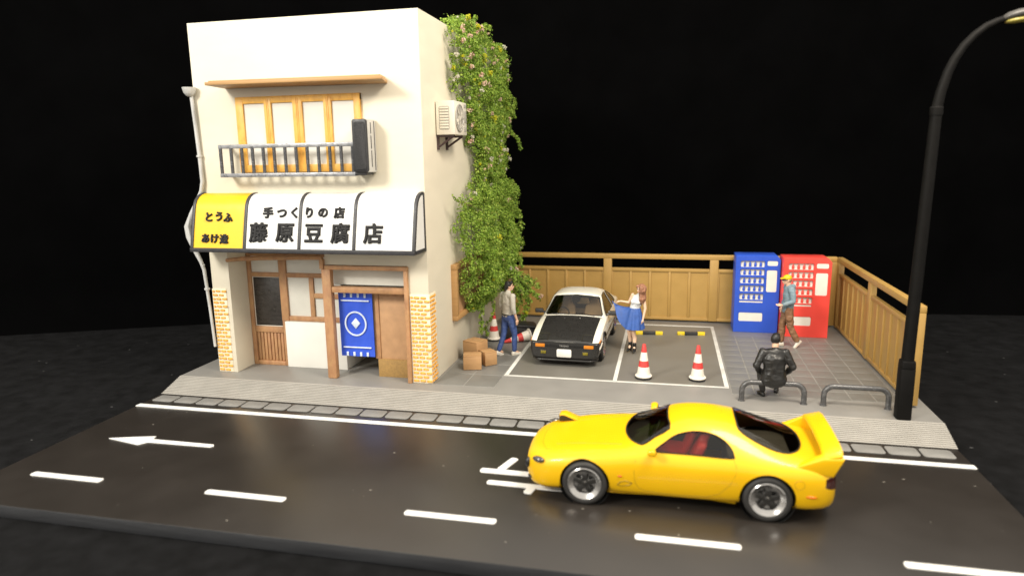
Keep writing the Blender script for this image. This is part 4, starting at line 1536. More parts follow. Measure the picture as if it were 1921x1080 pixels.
    for f in cut_poly(bm, ws, 'top', lambda f, c: c.z > 0.80 and c.x < 2.15 and f.normal.z > 0.15 and f[lay] == 0):
        f[lay] = 1
    rw = smooth_poly([(2.950, 0), (2.955, .25), (2.975, .42), (3.090, .51), (3.270, .575), (3.450, .605), (3.610, .57), (3.740, .43), (3.810, .22), (3.825, 0), (3.810, -.22), (3.740, -.43), (3.610, -.57), (3.450, -.605), (3.270, -.575), (3.090, -.51), (2.975, -.42), (2.955, -.25)], 2)
    for f in cut_poly(bm, rw, 'top', lambda f, c: c.z > 0.84 and c.x > 2.5 and f.normal.z > 0.15 and f[lay] == 0):
        f[lay] = 3
    for s in (-1, 1):
        tl = smooth_poly([(s * .42, .60), (s * .46, .665), (s * .60, .675), (s * .74, .66), (s * .80, .61), (s * .80, .53), (s * .73, .485), (s * .58, .49), (s * .46, .52)], 2)
        for f in cut_poly(bm, tl, 'front', lambda f, c: c.x > 4.05 and f[lay] == 0):
            f[lay] = 4 if s < 0 else 14
    no = smooth_poly([(-.42, .27), (-.40, .42), (-.30, .455), (0, .46), (.30, .455), (.40, .42), (.42, .27), (0, .22)], 3)
    for f in cut_poly(bm, no, 'front', lambda f, c: c.x < 0.10 and f.normal.x < -0.2 and f[lay] == 0):
        f[lay] = 5
    ms = split_parts(bm, lay, names)
    bm.free()
    link('body', smooth_mesh(solid(ms[0], 0.02), 50), M_yc, t)
    for i in (1, 2, 12, 3):
        link(names[i], ms[i], M_gl, t)
    for i in (4, 14):
        link('tail_lamp', ms[i], mat('tail_lamp_dark', (0.05, 0.012, 0.01), 0.12, var=0.2), t)
    link('nose_opening', ms[5], M_dark, t)
    # dark frames round the glass
    for poly, mode in ((ws, 't'), (rw, 't')):
        q = MB(); pts = top_line(bvh, poly + poly[:1], 0.002); q.tube(pts, 0.013, 6); q.build('window_seal', M_dark, t, smooth=60)
    for s in (-1, 1):
        q = MB(); pts = surf_line(bvh, sidew_ + sidew_[:1], s, lift=0.002); q.tube(pts, 0.010, 6); q.build('window_seal', M_dark, t, smooth=60)
        # door seam, bonnet seams, fuel flap
        q = MB(); q.tube(surf_line(bvh, [(1.63, .80), (1.60, .70), (1.585, .55), (1.60, .40), (1.65, .31), (1.75, .265), (2.2, .245), (2.55, .26), (2.72, .33), (2.85, .48), (2.92, .64), (2.925, .74), (2.89, .82)], s), 0.0045, 5)
        q.build('door_seam', mat('panel_gap_soft', (0.35, 0.22, 0.0), 0.5), t, smooth=60)
        q = MB(); q.tube(surf_line(bvh, [(1.22, .19), (1.5, .16), (2.2, .15), (2.6, .15), (2.96, .16)], s, lift=0.008), [0.02, 0.024, 0.03, 0.045, 0.055], 8); q.build('sill_skirt', M_yc, t, smooth=60)
        q = MB(); q.tube(surf_line(bvh, [(1.36, .34), (1.40, .39), (1.47, .41), (1.56, .385), (1.52, .345), (1.42, .325), (1.36, .34)], s, lift=0.0), 0.010, 6); q.build('side_vent', mat('vent_shade', (0.30, 0.19, 0.0), 0.5), t, smooth=60)
        pts = surf_line(bvh, [(1.395, .475)], s, lift=0.006)
        if pts:
            q = MB(); q.ball(pts[0], (0.032, 0.01, 0.014), 10, 6); q.build('side_marker', mat('marker_red', (0.55, 0.10, 0.01), 0.25), t, smooth=60)
        pts = surf_line(bvh, [(3.87, .40)], s, lift=0.006)
        q = MB(); q.ball(pts[0], (0.075, 0.012, 0.018), 12, 6); q.build('side_marker', mat('marker_orange', (0.70, 0.15, 0.004), 0.25), t, smooth=60)
        q = MB(); pp = surf_line(bvh, circ(3.72, .565, .062, 20) + [(3.782, .565)], s); q.tube(pp, 0.0035, 5); q.build('fuel_flap_seam', mat('panel_gap_soft', (0.35, 0.22, 0.0), 0.5), t, smooth=60)
        # combination lamp on the wing, fog lamp in the bumper
        pl_ = surf_line(bvh, [(0.24, .545)], s, lift=-0.01)
        q = MB(); q.ball((0.235, s * 0.735, 0.575), (0.10, 0.05, 0.045), 14, 8, Matrix.Rotation(R(24 * s), 4, 'Z')); q.build('front_lamp', mat('lamp_smoke', (0.045, 0.04, 0.035), 0.1, coat=1.0), t, smooth=60)
        q = MB(); q.ball((0.055, s * 0.57, 0.445), (0.05, 0.055, 0.075), 14, 8, Matrix.Rotation(R(35 * s), 4, 'Z')); q.build('nose_intake', M_dark, t, smooth=60)
        q = MB(); q.ball((0.10, s * 0.60, 0.25), (0.05, 0.05, 0.03), 12, 6, Matrix.Rotation(R(35 * s), 4, 'Z')); q.build('bumper_slot', M_dark, t, smooth=60)
        # mirror
        q = MB()
        q.loft([[(1.82 + dx, s * yy, zz + dz) for dx, dz in ((-0.05, -0.035), (0.05, -0.045), (0.06, 0.03), (0.0, 0.05), (-0.06, 0.02))] for yy, zz in ((0.80, 0.845), (0.84, 0.86), (0.93, 0.885), (0.965, 0.885))])
        mr_ = q.build('mirror', M_yc, t, bevel=0.02, seg=3)
        q = MB(); q.box(1.872, 1.884, s * 0.86 - 0.045, s * 0.86 + 0.045, 0.85, 0.905); q.build('mirror_glass', M_dark, mr_)
        q = MB(); q.tube([(1.82, s * 0.74, 0.81), (1.82, s * 0.82, 0.845)], [0.05, 0.035], 8); q.build('mirror_stalk', M_yc, mr_, smooth=60)
        for cx in (0.905, 3.335):
            wheel(t, cx, s * 0.765, s, 0.317, 0.20, 0.232)
            well(t, cx, s * 0.45, s * (0.83 if cx < 2 else 0.835), 0.36, 0.318)
    # bonnet seam
    q = MB(); q.tube(top_line(bvh, [(1.40, .70), (1.0, .70), (.6, .66), (.32, .55), (.22, .30), (.20, 0), (.22, -.30), (.32, -.55), (.6, -.66), (1.0, -.70), (1.40, -.70)]), 0.004, 5); q.build('bonnet_seam', mat('panel_gap_soft', (0.35, 0.22, 0.0), 0.5), t, smooth=60)
    for s in (-1, 1):
        q = MB(); q.tube(top_line(bvh, [(0.45, s * .42), (.8, s * .46), (1.2, s * .52), (1.4, s * .55)], 0.0), 0.004, 5); q.build('bonnet_crease', mat('panel_gap_soft', (0.35, 0.22, 0.0), 0.5), t, smooth=60)
    q = MB(); q.tube(top_line(bvh, [(2.80, -.50), (2.775, -.3), (2.77, 0), (2.775, .3), (2.80, .50)]), 0.004, 5); q.build('roof_seam', mat('panel_gap_soft', (0.35, 0.22, 0.0), 0.5), t, smooth=60)
    # raised pop-up head lamp on the far side
    q = MB()
    q.add([(0.36, 0.44, 0.70), (0.36, 0.66, 0.68), (0.66, 0.44, 0.73), (0.66, 0.66, 0.72), (0.35, 0.45, 0.815), (0.35, 0.65, 0.80), (0.44, 0.45, 0.83), (0.44, 0.65, 0.815)],
          [(0, 1, 5, 4), (4, 5, 7, 6), (6, 7, 3, 2), (0, 4, 6, 2), (1, 3, 7, 5), (0, 2, 3, 1)])
    pop = q.build('popup_lamp', M_yc, t, bevel=0.018, seg=2)
    MB().box(0.342, 0.352, 0.475, 0.625, 0.70, 0.785).build('lamp_lens', mat('lamp_smoke', (0.045, 0.04, 0.035), 0.1), pop, bevel=0.01)
    MB().add([(0.355, 0.437, 0.70), (0.60, 0.437, 0.735), (0.43, 0.437, 0.80), (0.365, 0.437, 0.795)], [(0, 1, 2, 3)]).build('lamp_side', M_dark, pop)
    # rear wing
    q = MB()
    secs = []
    for yy, zz, ch in ((-0.77, .915, .26), (-0.72, .965, .25), (-0.50, 1.005, .24), (0, 1.02, .24), (0.50, 1.005, .24), (0.72, .965, .25), (0.77, .915, .26)):
        x0 = 4.235 - ch
        secs.append([(x0, yy, zz - 0.035), (x0 + 0.03, yy, zz), (x0 + ch * 0.6, yy, zz + 0.035), (x0 + ch, yy, zz + 0.060), (x0 + ch, yy, zz + 0.030), (x0 + ch * 0.5, yy, zz - 0.02)])
    q.loft(secs)
    wg = q.build('rear_wing', M_yc, t, bevel=0.012, smooth=50)
    for s in (-1, 1):
        q = MB()
        q.loft([[(x, s * (yy - 0.035), z) for x, z in pts] for yy, pts in ((0.70, [(3.66, .755), (4.12, .70), (4.24, .97), (4.00, .955)]),)] +
               [[(x, s * (yy + 0.035), z) for x, z in pts] for yy, pts in ((0.745, [(3.58, .735), (4.14, .665), (4.265, .93), (4.00, .92)]),)])
        q.build('wing_foot', M_yc, wg, bevel=0.02, seg=3)
    # cabin
    q = MB(); q.box(0.35, 3.95, -0.60, 0.60, 0.12, 0.20); q.box(1.3, 1.75, -0.72, 0.72, 0.30, 0.74); q.box(2.85, 3.7, -0.62, 0.62, 0.30, 0.70); q.box(1.3, 2.9, -0.74, -0.70, 0.30, 0.76); q.box(1.3, 2.9, 0.70, 0.74, 0.30, 0.76); q.box(1.35, 2.95, -0.60, 0.60, 0.21, 0.24)
    q.build('cabin_floor', mat('cabin_grey', (0.085, 0.078, 0.065), 0.6, var=0.1), t)
    for yy in (-0.36, 0.36):
        seat(t, 2.12, yy, M_red, 0.34, 0.98)
    q = MB()
    q.lathe([(0.165, -0.014), (0.182, 0), (0.165, 0.014), (0.15, 0), (0.165, -0.014)], 24, (1.84, 0.36, 0.70), Matrix.Rotation(R(-65), 4, 'Y'), False); q.build('steering_wheel', M_dark, t, smooth=60)
    q = MB(); q.tube([(3.1, -0.60, 0.40), (3.1, 0.60, 0.40)], 0.02, 6); q.build('exhaust_beam', M_dark, t)
    q = MB(); q.tube([(3.9, 0.40, 0.20), (4.2, 0.40, 0.20)], 0.05, 14); q.build('exhaust_tip', M_alloy, t, smooth=50)
    pq = MB(); pq.box(4.262, 4.275, -0.17, 0.17, 0.40, 0.55); pq.build('number_plate', mat('plate_white', (0.75, 0.74, 0.70), 0.4), t, bevel=0.004)
    return t


yellow_coupe()


# ------------------------------------------------------------------ white and black hatchback
def white_hatch():
    M_w = mat('car_white', (0.78, 0.755, 0.66), 0.22, var=0.02, vscale=2, coat=0.6, rvar=0.03)
    M_b = mat('car_black', (0.014, 0.0135, 0.013), 0.3, var=0.1, coat=0.3)
    M_gl = glass_mat('hatch_glass', (0.90, 0.85, 0.76), 0.80)
    M_or = mat('indicator_orange', (0.58, 0.19, 0.012), 0.2, var=0.08)
    M_seat = mat('seat_tan', (0.50, 0.36, 0.20), 0.6, var=0.15)
    # carbon bonnet: fine woven checks
    M_c = mat('carbon_bonnet', (0.022, 0.021, 0.020), 0.30, var=0.05, coat=0.4)
    nt = M_c.node_tree
    N, L = nt.nodes.new, nt.links.new
    b = nt.nodes['Principled BSDF']
    tc = N('ShaderNodeTexCoord')
    ck = N('ShaderNodeTexChecker')
    ck.inputs['Scale'].default_value = 58
    ck.inputs['Color1'].default_value = (0.016, 0.0155, 0.015, 1)
    ck.inputs['Color2'].default_value = (0.030, 0.0288, 0.027, 1)
    mpn = N('ShaderNodeMapping')
    mpn.inputs['Rotation'].default_value = (0, 0, R(45))
    mpn.inputs['Scale'].default_value = (1, 1, 0.001)
    L(tc.outputs['Object'], mpn.inputs['Vector'])
    L(mpn.outputs[0], ck.inputs['Vector'])
    L(ck.outputs[0], b.inputs['Base Color'])
    t = thing('white_hatchback', 'white and black boxy coupe with black bonnet parked in the first bay', 'car', (8.235, 3.36, S + 0.011), R(90 - 1.6))
    st = [
        (0.02, [(0, .19), (.60, .19), (.70, .22), (.73, .34), (.73, .44), (.72, .52), (.55, .545), (.28, .555), (0, .56)]),
        (0.06, [(0, .16), (.66, .16), (.745, .20), (.775, .34), (.775, .46), (.755, .545), (.56, .575), (.28, .585), (0, .59)]),
        (0.30, [(0, .16), (.68, .16), (.765, .22), (.795, .36), (.80, .52), (.775, .625), (.60, .655), (.30, .665), (0, .67)]),
        (0.74, [(0, .16), (.68, .16), (.775, .25), (.808, .40), (.81, .60), (.785, .72), (.64, .755), (.30, .77), (0, .775)]),
        (1.20, [(0, .16), (.68, .16), (.775, .22), (.808, .40), (.81, .64), (.785, .785), (.66, .825), (.32, .85), (0, .86)]),
        (1.36, [(0, .16), (.68, .16), (.775, .22), (.808, .40), (.81, .65), (.785, .80), (.69, .855), (.36, .905), (0, .915)]),
        (1.62, [(0, .16), (.68, .16), (.775, .22), (.808, .40), (.812, .66), (.785, .815), (.645, 1.035), (.36, 1.09), (0, 1.10)]),
        (1.92, [(0, .16), (.68, .16), (.775, .22), (.808, .40), (.812, .67), (.785, .825), (.585, 1.235), (.38, 1.295), (0, 1.305)]),
        (2.30, [(0, .16), (.68, .16), (.775, .22), (.808, .40), (.812, .67), (.785, .83), (.56, 1.265), (.38, 1.325), (0, 1.335)]),
        (2.72, [(0, .16), (.68, .16), (.775, .22), (.808, .40), (.812, .68), (.785, .84), (.56, 1.25), (.38, 1.315), (0, 1.325)]),
        (3.14, [(0, .16), (.68, .16), (.775, .25), (.808, .40), (.812, .69), (.785, .85), (.60, 1.13), (.40, 1.195), (0, 1.205)]),
        (3.60, [(0, .17), (.68, .17), (.77, .23), (.80, .40), (.806, .69), (.78, .85), (.65, .965), (.42, 1.015), (0, 1.02)]),
        (3.92, [(0, .18), (.66, .18), (.755, .24), (.785, .40), (.79, .68), (.765, .83), (.66, .875), (.42, .895), (0, .90)]),
        (4.12, [(0, .19), (.64, .19), (.73, .25), (.765, .40), (.77, .66), (.74, .80), (.64, .835), (.42, .845), (0, .85)]),
        (4.19, [(0, .24), (.60, .24), (.68, .28), (.71, .40), (.71, .62), (.69, .74), (.60, .77), (.40, .78), (0, .785)]),
    ]

    def crease(k):
        if k[0] == 'l':
            return {1: 0.6, 2: 0.3, 4: 0.35, 5: 0.75, 6: 0.65}.get(k[1], 0.0)
        return {0: 0.7, 1: 0.5, 5: 0.6, 7: 0.45, 9: 0.3, 12: 0.4, 13: 0.5, 14: 0.6}.get(k[1], 0.0)

    me = shell_mesh(st, 3, crease)
    bm = bmesh.new()
    bm.from_mesh(me)
    bvh = BVHTree.FromBMesh(bm)
    lay = bm.faces.layers.int.new('tag')
    names = {0: 'body', 1: 'bonnet', 2: 'windscreen', 3: 'side_window', 13: 'side_window', 8: 'quarter_window', 18: 'quarter_window', 4: 'rear_window', 5: 'lower_body', 6: 'bumper_stripe'}
    for cx in (0.745, 3.145):
        for f in cut_poly(bm, circ(cx, 0.30, 0.335), 'side', lambda f, c: abs(c.y) > 0.5):
            f[lay] = 7
    sn = lambda f, c: abs(f.normal.y) > 0.35 and abs(c.y) > 0.45 and c.z > 0.80 and f[lay] == 0
    w1 = [(1.50, .845), (1.64, .97), (1.94, 1.21), (2.02, 1.235), (2.40, 1.245), (2.50, 1.23), (2.60, .89), (2.57, .855)]
    w2 = [(2.72, .87), (2.635, 1.20), (2.70, 1.225), (2.80, 1.215), (3.16, 1.08), (3.34, .95), (3.33, .90), (3.26, .875)]
    for w_ in (w1, w2):
        for f in cut_poly(bm, w_, 'side', sn):
            f[lay] = (3 if w_ is w1 else 8) + (10 if f.calc_center_median().y > 0 else 0)
    ws = [(1.31, 0), (1.325, .40), (1.37, .66), (1.42, .675), (1.86, .555), (1.875, .53), (1.865, 0), (1.875, -.53), (1.86, -.555), (1.42, -.675), (1.37, -.66), (1.325, -.40)]
    for f in cut_poly(bm, ws, 'top', lambda f, c: c.z > 0.82 and f.normal.z > 0.3 and f.normal.x < -0.1 and f[lay] == 0):
        f[lay] = 2
    rw = [(2.86, .50), (2.90, .535), (3.72, .60), (3.78, .56), (3.79, 0), (3.78, -.56), (3.72, -.60), (2.90, -.535), (2.86, -.50), (2.84, 0)]
    for f in cut_poly(bm, rw, 'top', lambda f, c: c.z > 0.85 and f.normal.z > 0.3 and f.normal.x > 0.1 and f[lay] == 0):
        f[lay] = 4
    bn = [(0.00, -.63), (0.00, .63), (0.30, .63), (1.24, .655), (1.275, .63), (1.26, .3), (1.25, 0), (1.26, -.3), (1.275, -.63), (1.24, -.655), (0.30, -.63)]
    for f in cut_poly(bm, bn, 'top', lambda f, c: f.normal.z > 0.5 and c.x < 1.35 and c.z > 0.5 and f[lay] == 0):
        f[lay] = 1
    # black lower body and bumper; white bumper corner stripe
    lo = [(-0.2, 0.0), (-0.2, .555), (.34, .555), (.40, .50), (4.0, .50), (4.4, .50), (4.4, 0.0)]
    for f in cut_poly(bm, lo, 'side', lambda f, c: f[lay] == 0):
        f[lay] = 5
    stp = [(.03, .375), (.03, .445), (.36, .50), (.42, .47), (.36, .42), (.2, .39)]
    for f in cut_poly(bm, stp, 'side', lambda f, c: abs(c.y) > 0.9 and f[lay] == 5):
        f[lay] = 6
    low2 = [(1.12, .18), (1.12, .43), (2.78, .43), (2.78, .18)]
    for f in cut_poly(bm, low2, 'side', lambda f, c: abs(c.y) > 0.6 and f[lay] == 5 and abs(f.normal.y) > 0.3):
        f[lay] = 6
    ms = split_parts(bm, lay, names)
    bm.free()
    link('body', smooth_mesh(solid(ms[0], 0.015), 40), M_w, t)
    link('bonnet', ms[1], M_c, t)
    for i in (2, 3, 13, 8, 18, 4):
        link(names[i], ms[i], M_gl, t)
    link('lower_body', smooth_mesh(solid(ms[5], 0.015), 40), M_b, t)
    for s in (-1, 1):
        q = MB()
        pts = [(0.045, s * 0.655, 0.40), (0.052, s * 0.70, 0.40), (0.075, s * 0.755, 0.402)] + surf_line(bvh, [(0.14, .412), (0.24, .43), (0.34, .46), (0.395, .485)], s, lift=0.0)
        q.tube(pts, [(0.018, 0.032)] * 5 + [(0.018, 0.028), (0.016, 0.018)], 8)
        q.build('bumper_stripe', M_w, t, smooth=50)
        b2 = bmesh.new(); b2.from_mesh(ms[6])
        bmesh.ops.delete(b2, geom=[f for f in b2.faces if f.calc_center_median().y * s < 0 or f.calc_center_median().x < 0.6], context='FACES')
        sk = bpy.data.meshes.new('door_sill'); b2.to_mesh(sk); b2.free()
        link('door_sill', smooth_mesh(sk, 40), M_w, t)
    q = MB(); q.tube(top_line(bvh, ws + ws[:1], 0.002), 0.013, 6); q.build('window_seal', M_b, t, smooth=60)
    q = MB(); q.tube(top_line(bvh, [(1.275, -.68), (1.25, -.3), (1.245, 0), (1.25, .3), (1.275, .68)], 0.003), 0.012, 6); q.build('wiper_cowl', M_b, t, smooth=60)
    for a, b_ in ((-.50, -.05), (.10, .55)):
        q = MB(); q.tube(top_line(bvh, [(1.30, a), (1.345, b_ * 0.5 + a * 0.5), (1.36, b_)], 0.016), 0.007, 5); q.build('wiper', M_b, t, smooth=60)
    for yy in (-.18, .18):
        p = top_line(bvh, [(1.12, yy)], 0.006)[0]
        q = MB(); q.ball(p, (0.016, 0.012, 0.008), 8, 5); q.build('washer_jet', M_alloy, t, smooth=60)
    for s in (-1, 1):
        for w_ in (w1, w2):
            q = MB(); q.tube(surf_line(bvh, w_ + w_[:1], s, lift=0.002), 0.009, 6); q.build('window_seal', M_b, t, smooth=60)
        q = MB(); q.tube(surf_line(bvh, [(1.44, .80), (1.42, .6), (1.44, .3), (1.55, .22), (2.5, .22), (2.62, .35), (2.66, .6), (2.64, .86)], s), 0.004, 5); q.build('door_seam', M_b, t, smooth=60)
        q = MB(); q.tube(surf_line(bvh, [(0.42, .485), (1.06, .49)], s, lift=0.003), 0.012, 6)
        q.tube(surf_line(bvh, [(1.10, .49), (2.8, .49)], s, lift=0.003), 0.014, 6); q.build('rubbing_strip', M_b, t, smooth=60)
        # arch lip
        pts = [(0.745 + 0.342 * math.cos(R(a)), .30 + 0.342 * math.sin(R(a))) for a in range(-10, 191, 10)]
        q = MB(); q.tube(surf_line(bvh, pts, s, lift=0.002), 0.018, 6); q.build('arch_lip', M_b, t, smooth=60)
        # corner marker, indicator, fog lamp, head lamp lid seam
        pts = surf_line(bvh, [(0.12, .545), (0.20, .548), (0.30, .56)], s, lift=0.003)
        q = MB(); q.tube(pts, [(0.012, 0.022), (0.012, 0.028), (0.010, 0.020)], 8); q.build('corner_marker', M_or, t, smooth=50)
        y0_, y1_ = sorted((s * 0.44, s * 0.655))
        MB().box(0.008, 0.05, y0_, y1_, 0.425, 0.50).build('indicator', M_or, t, bevel=0.008)
        q = MB()
        y0_, y1_ = sorted((s * 0.40, s * 0.545))
        q.box(0.012, 0.05, y0_, y1_, 0.265, 0.355)
        fg = q.build('fog_lamp_housing', M_b, t, bevel=0.01)
        q = MB(); q.box(0.004, 0.02, y0_ + 0.012, y1_ - 0.012, 0.275, 0.345); q.build('fog_lamp', mat('fog_yellow', (0.16, 0.13, 0.01), 0.15, var=0.5, vscale=30), fg, bevel=0.008)
        y0_, y1_ = s * 0.385, s * 0.62
        rim_ = [(0.055, y0_), (0.32, y0_), (0.335, s * 0.50), (0.32, y1_)]
        q = MB()
        grid_ = [[0.075 + 0.235 * i / 5, y0_ + s * 0.012 + (y1_ - y0_ - s * 0.02) * j / 4] for i in range(6) for j in range(5)]
        tp = top_line(bvh, grid_, 0.007)
        if len(tp) == 30:
            bt_ = [p - Vector((0, 0, 0.02)) for p in tp]
            fs = [(i * 5 + j, i * 5 + j + 1, (i + 1) * 5 + j + 1, (i + 1) * 5 + j) for i in range(5) for j in range(4)]
            q.add(tp, fs)
            q.build('head_lamp_lid', M_c, t, smooth=30)
        q = MB(); q.tube(top_line(bvh, rim_, 0.002), 0.006, 5); q.build('lid_seam', M_seam, t, smooth=60)
        # mirror
        q = MB()
        q.loft([[(1.60 + dx, s * yy, 0.90 + dz) for dx, dz in ((-0.05, -0.05), (0.04, -0.05), (0.045, 0.05), (-0.03, 0.055))] for yy in (0.80, 0.84, 0.98, 1.0)])
        mr_ = q.build('mirror', M_b, t, bevel=0.015)
        q = MB(); q.tube([(1.60, s * 0.76, 0.86), (1.60, s * 0.82, 0.88)], 0.028, 8); q.build('mirror_stalk', M_b, mr_)
        for cx in (0.745, 3.145):
            wheel(t, cx, s * 0.715, s, 0.300, 0.19, 0.215, M_spoke, 8)
            well(t, cx, s * 0.42, s * 0.775, 0.34, 0.30)
    # grille, badge, plate
    MB().box(0.012, 0.05, -0.43, 0.43, 0.435, 0.505).build('grille', M_well, t, bevel=0.006)
    for k in range(2):
        MB().box(0.004, 0.03, -0.42, 0.42, 0.452 + 0.026 * k, 0.462 + 0.026 * k).build('grille_bar', M_b, t)
    bd = MB(); bd.box(0.0, 0.012, -0.105, 0.105, 0.452, 0.492)
    bd = bd.build('badge', M_b, t)
    gm = glyph('TRUENO', 0.052, 0.004, 0.0015)
    o = link('badge_lettering', gm, M_alloy, bd, (-0.003, 0.0, 0.472))
    o.rotation_euler = (R(90), 0, R(-90))
    pm = MB(); pm.prism(rounded_rect(-0.165, 0.165, 0.215, 0.395, 0.03, 3), -0.016, 0.008, 'x'); pm.build('number_plate', mat('plate_white', (0.75, 0.74, 0.70), 0.4), t, bevel=0.004)
    # chin spoiler
    q = MB(); q.prism([(-0.02, -.60), (-0.02, .60), (0.12, .74), (0.3, .74), (0.3, -.74), (0.12, -.74)], 0.125, 0.165, 'z'); q.build('chin_spoiler', M_b, t, bevel=0.012)
    # cabin
    q = MB(); q.box(0.3, 3.95, -0.60, 0.60, 0.13, 0.20); q.box(1.25, 1.62, -0.70, 0.70, 0.30, 0.83); q.box(2.95, 3.85, -0.66, 0.66, 0.30, 0.80); q.box(1.3, 3.0, -0.735, -0.705, 0.3, 0.80); q.box(1.3, 3.0, 0.705, 0.735, 0.3, 0.80)
    q.build('cabin_floor', M_b, t)
    for yy in (-0.35, 0.35):
        seat(t, 2.05, yy, M_seat, 0.36, 0.98)
    seat(t, 2.70, 0.0, M_seat, 0.36, 0.75)
    q = MB(); q.lathe([(0.17, -0.014), (0.185, 0), (0.17, 0.014), (0.155, 0), (0.17, -0.014)], 24, (1.74, 0.35, 0.80), Matrix.Rotation(R(-65), 4, 'Y'), False); q.build('steering_wheel', M_b, t, smooth=60)
    MB().box(1.93, 1.955, -0.12, 0.12, 1.20, 1.255).build('rear_view_mirror', M_b, t, bevel=0.01)
    return t


white_hatch()
# ================================================================== people (model figures)
M_skin = mat('figure_skin', (0.66, 0.42, 0.29), 0.55, var=0.06, vscale=12)
M_skinl = mat('figure_skin_light', (0.72, 0.49, 0.35), 0.5, var=0.05, vscale=12)
M_hairb = mat('hair_black', (0.012, 0.011, 0.011), 0.45, var=0.3, vscale=30, bump=0.5, bscale=40)
M_hairbr = mat('hair_brown', (0.27, 0.125, 0.07), 0.5, var=0.3, vscale=20, bump=0.6, bscale=40)
M_shirt = mat('shirt_grey', (0.46, 0.44, 0.385), 0.6, var=0.15, vscale=10, bump=0.5, bscale=14)
M_jean = mat('jeans_blue', (0.045, 0.085, 0.26), 0.65, var=0.2, vscale=9, bump=0.4, bscale=16, col2=(0.11, 0.17, 0.36), mixlo=0.55, mixhi=0.75, mscale=7)
M_shoe = mat('shoe_white', (0.66, 0.63, 0.56), 0.5, var=0.1, vscale=12, bump=0.2)
M_top = mat('top_white', (0.68, 0.70, 0.72), 0.5, var=0.1, vscale=20, bump=0.4, bscale=25)
M_skirt = mat('skirt_blue', (0.03, 0.09, 0.33), 0.55, var=0.18, vscale=7, bump=0.25, bscale=20)
M_boot = mat('boot_black', (0.012, 0.012, 0.012), 0.35, var=0.2)
M_denim = mat('jacket_denim', (0.17, 0.25, 0.30), 0.65, var=0.16, vscale=9, bump=0.5, bscale=14, col2=(0.27, 0.32, 0.34), mixlo=0.5, mixhi=0.75, mscale=6)
M_cargo = mat('cargo_brown', (0.20, 0.10, 0.05), 0.65, var=0.2, vscale=9, bump=0.6, bscale=14, col2=(0.33, 0.19, 0.10), mixlo=0.55, mixhi=0.75, mscale=8)
M_capy = mat('cap_yellow', (0.78, 0.50, 0.01), 0.45, var=0.08)
M_leath = mat('leather_black', (0.011, 0.0105, 0.010), 0.38, var=0.25, vscale=8, bump=0.6, bscale=9)
M_trouser = mat('trousers_dark', (0.022, 0.02, 0.019), 0.55, var=0.2, vscale=9, bump=0.4, bscale=16)
M_eye = mat('eye_dark', (0.02, 0.015, 0.012), 0.3)
M_lip = mat('lip', (0.50, 0.17, 0.13), 0.5)
M_sole = mat('sole_cream', (0.62, 0.52, 0.42), 0.6, var=0.1)


class Blob:
    """overlapping tapered limbs fused into one skin by a voxel remesh"""

    def __init__(self):
        self.q = MB()

    def limb(self, pts, rs, n=14):
        pts = [Vector(p) for p in pts]
        # densify, round both ends
        self.q.tube(pts, rs, n)
        for p, r in ((pts[0], rs[0]), (pts[-1], rs[-1])):
            rr = r if isinstance(r, tuple) else (r, r)
            self.q.ball(p, (rr[0], rr[1], min(rr)) if isinstance(r, tuple) else rr[0], n, 8)
        for p, r in zip(pts[1:-1], rs[1:-1]):
            rr = r if isinstance(r, tuple) else (r, r)
            self.q.ball(p, min(rr), n, 8)
        return self

    def ball(self, c, r, M=None):
        self.q.ball(c, r, 16, 11, M)
        return self

    def mesh(self, vox=0.011, it=4, wrinkle=0.0, wscale=18.0, seed=0.0):
        me = self.q.mesh('blob')
        me = eval_mesh(me, [('REMESH', dict(mode='VOXEL', voxel_size=vox, use_smooth_shade=True)), ('SMOOTH', dict(factor=0.5, iterations=it))])
        if wrinkle:
            nr = [v.normal.copy() for v in me.vertices]
            for v, nn in zip(me.vertices, nr):
                p = v.co
                w = noise.noise(Vector((p.x * wscale, p.y * wscale, p.z * wscale * 0.8 + seed))) + 0.5 * noise.noise(Vector((p.x * 8, p.y * 8, p.z * wscale * 2.0 + seed + 5)))
                v.co = p + nn * w * wrinkle
        me.materials.clear()
        smooth_mesh(me, 0)
        return me


def hand(b, wrist, direction, palm_n, thumb_dir, s=1.0, curl=0.35):
    """palm with four unequal bent fingers and a thumb from its side"""
    w = Vector(wrist)
    d = Vector(direction).normalized()
    n_ = Vector(palm_n).normalized()
    t_ = Vector(thumb_dir)
    t_ = (t_ - d * t_.dot(d)).normalized()
    n_ = d.cross(t_).normalized() * (1 if d.cross(t_).dot(n_) > 0 else -1)
    b.limb([w, w + d * 0.035 * s, w + d * 0.075 * s], [0.024 * s, (0.033 * s, 0.020 * s), 0.026 * s])
    b.ball(w + d * 0.06 * s + t_ * 0.012 * s, 0.028 * s)
    b.ball(w + d * 0.06 * s - t_ * 0.014 * s, 0.026 * s)
    for k, L in enumerate((0.070, 0.080, 0.074, 0.058)):
        o = w + d * 0.082 * s + t_ * (0.027 - 0.018 * k) * s
        p1 = o + (d + t_ * (0.12 - 0.08 * k)) * L * 0.5 * s + n_ * curl * 0.25 * L * s
        p2 = p1 + (d * (1 - curl * 0.5) + n_ * curl * 1.2) * L * 0.5 * s
        b.limb([o - d * 0.02 * s, p1, p2], [0.0115 * s, 0.0105 * s, 0.009 * s], 8)
    b.limb([w + d * 0.025 * s + t_ * 0.022 * s, w + d * 0.055 * s + t_ * 0.052 * s, w + d * 0.085 * s + t_ * 0.058 * s + n_ * 0.012 * s], [0.015 * s, 0.013 * s, 0.0105 * s], 8)


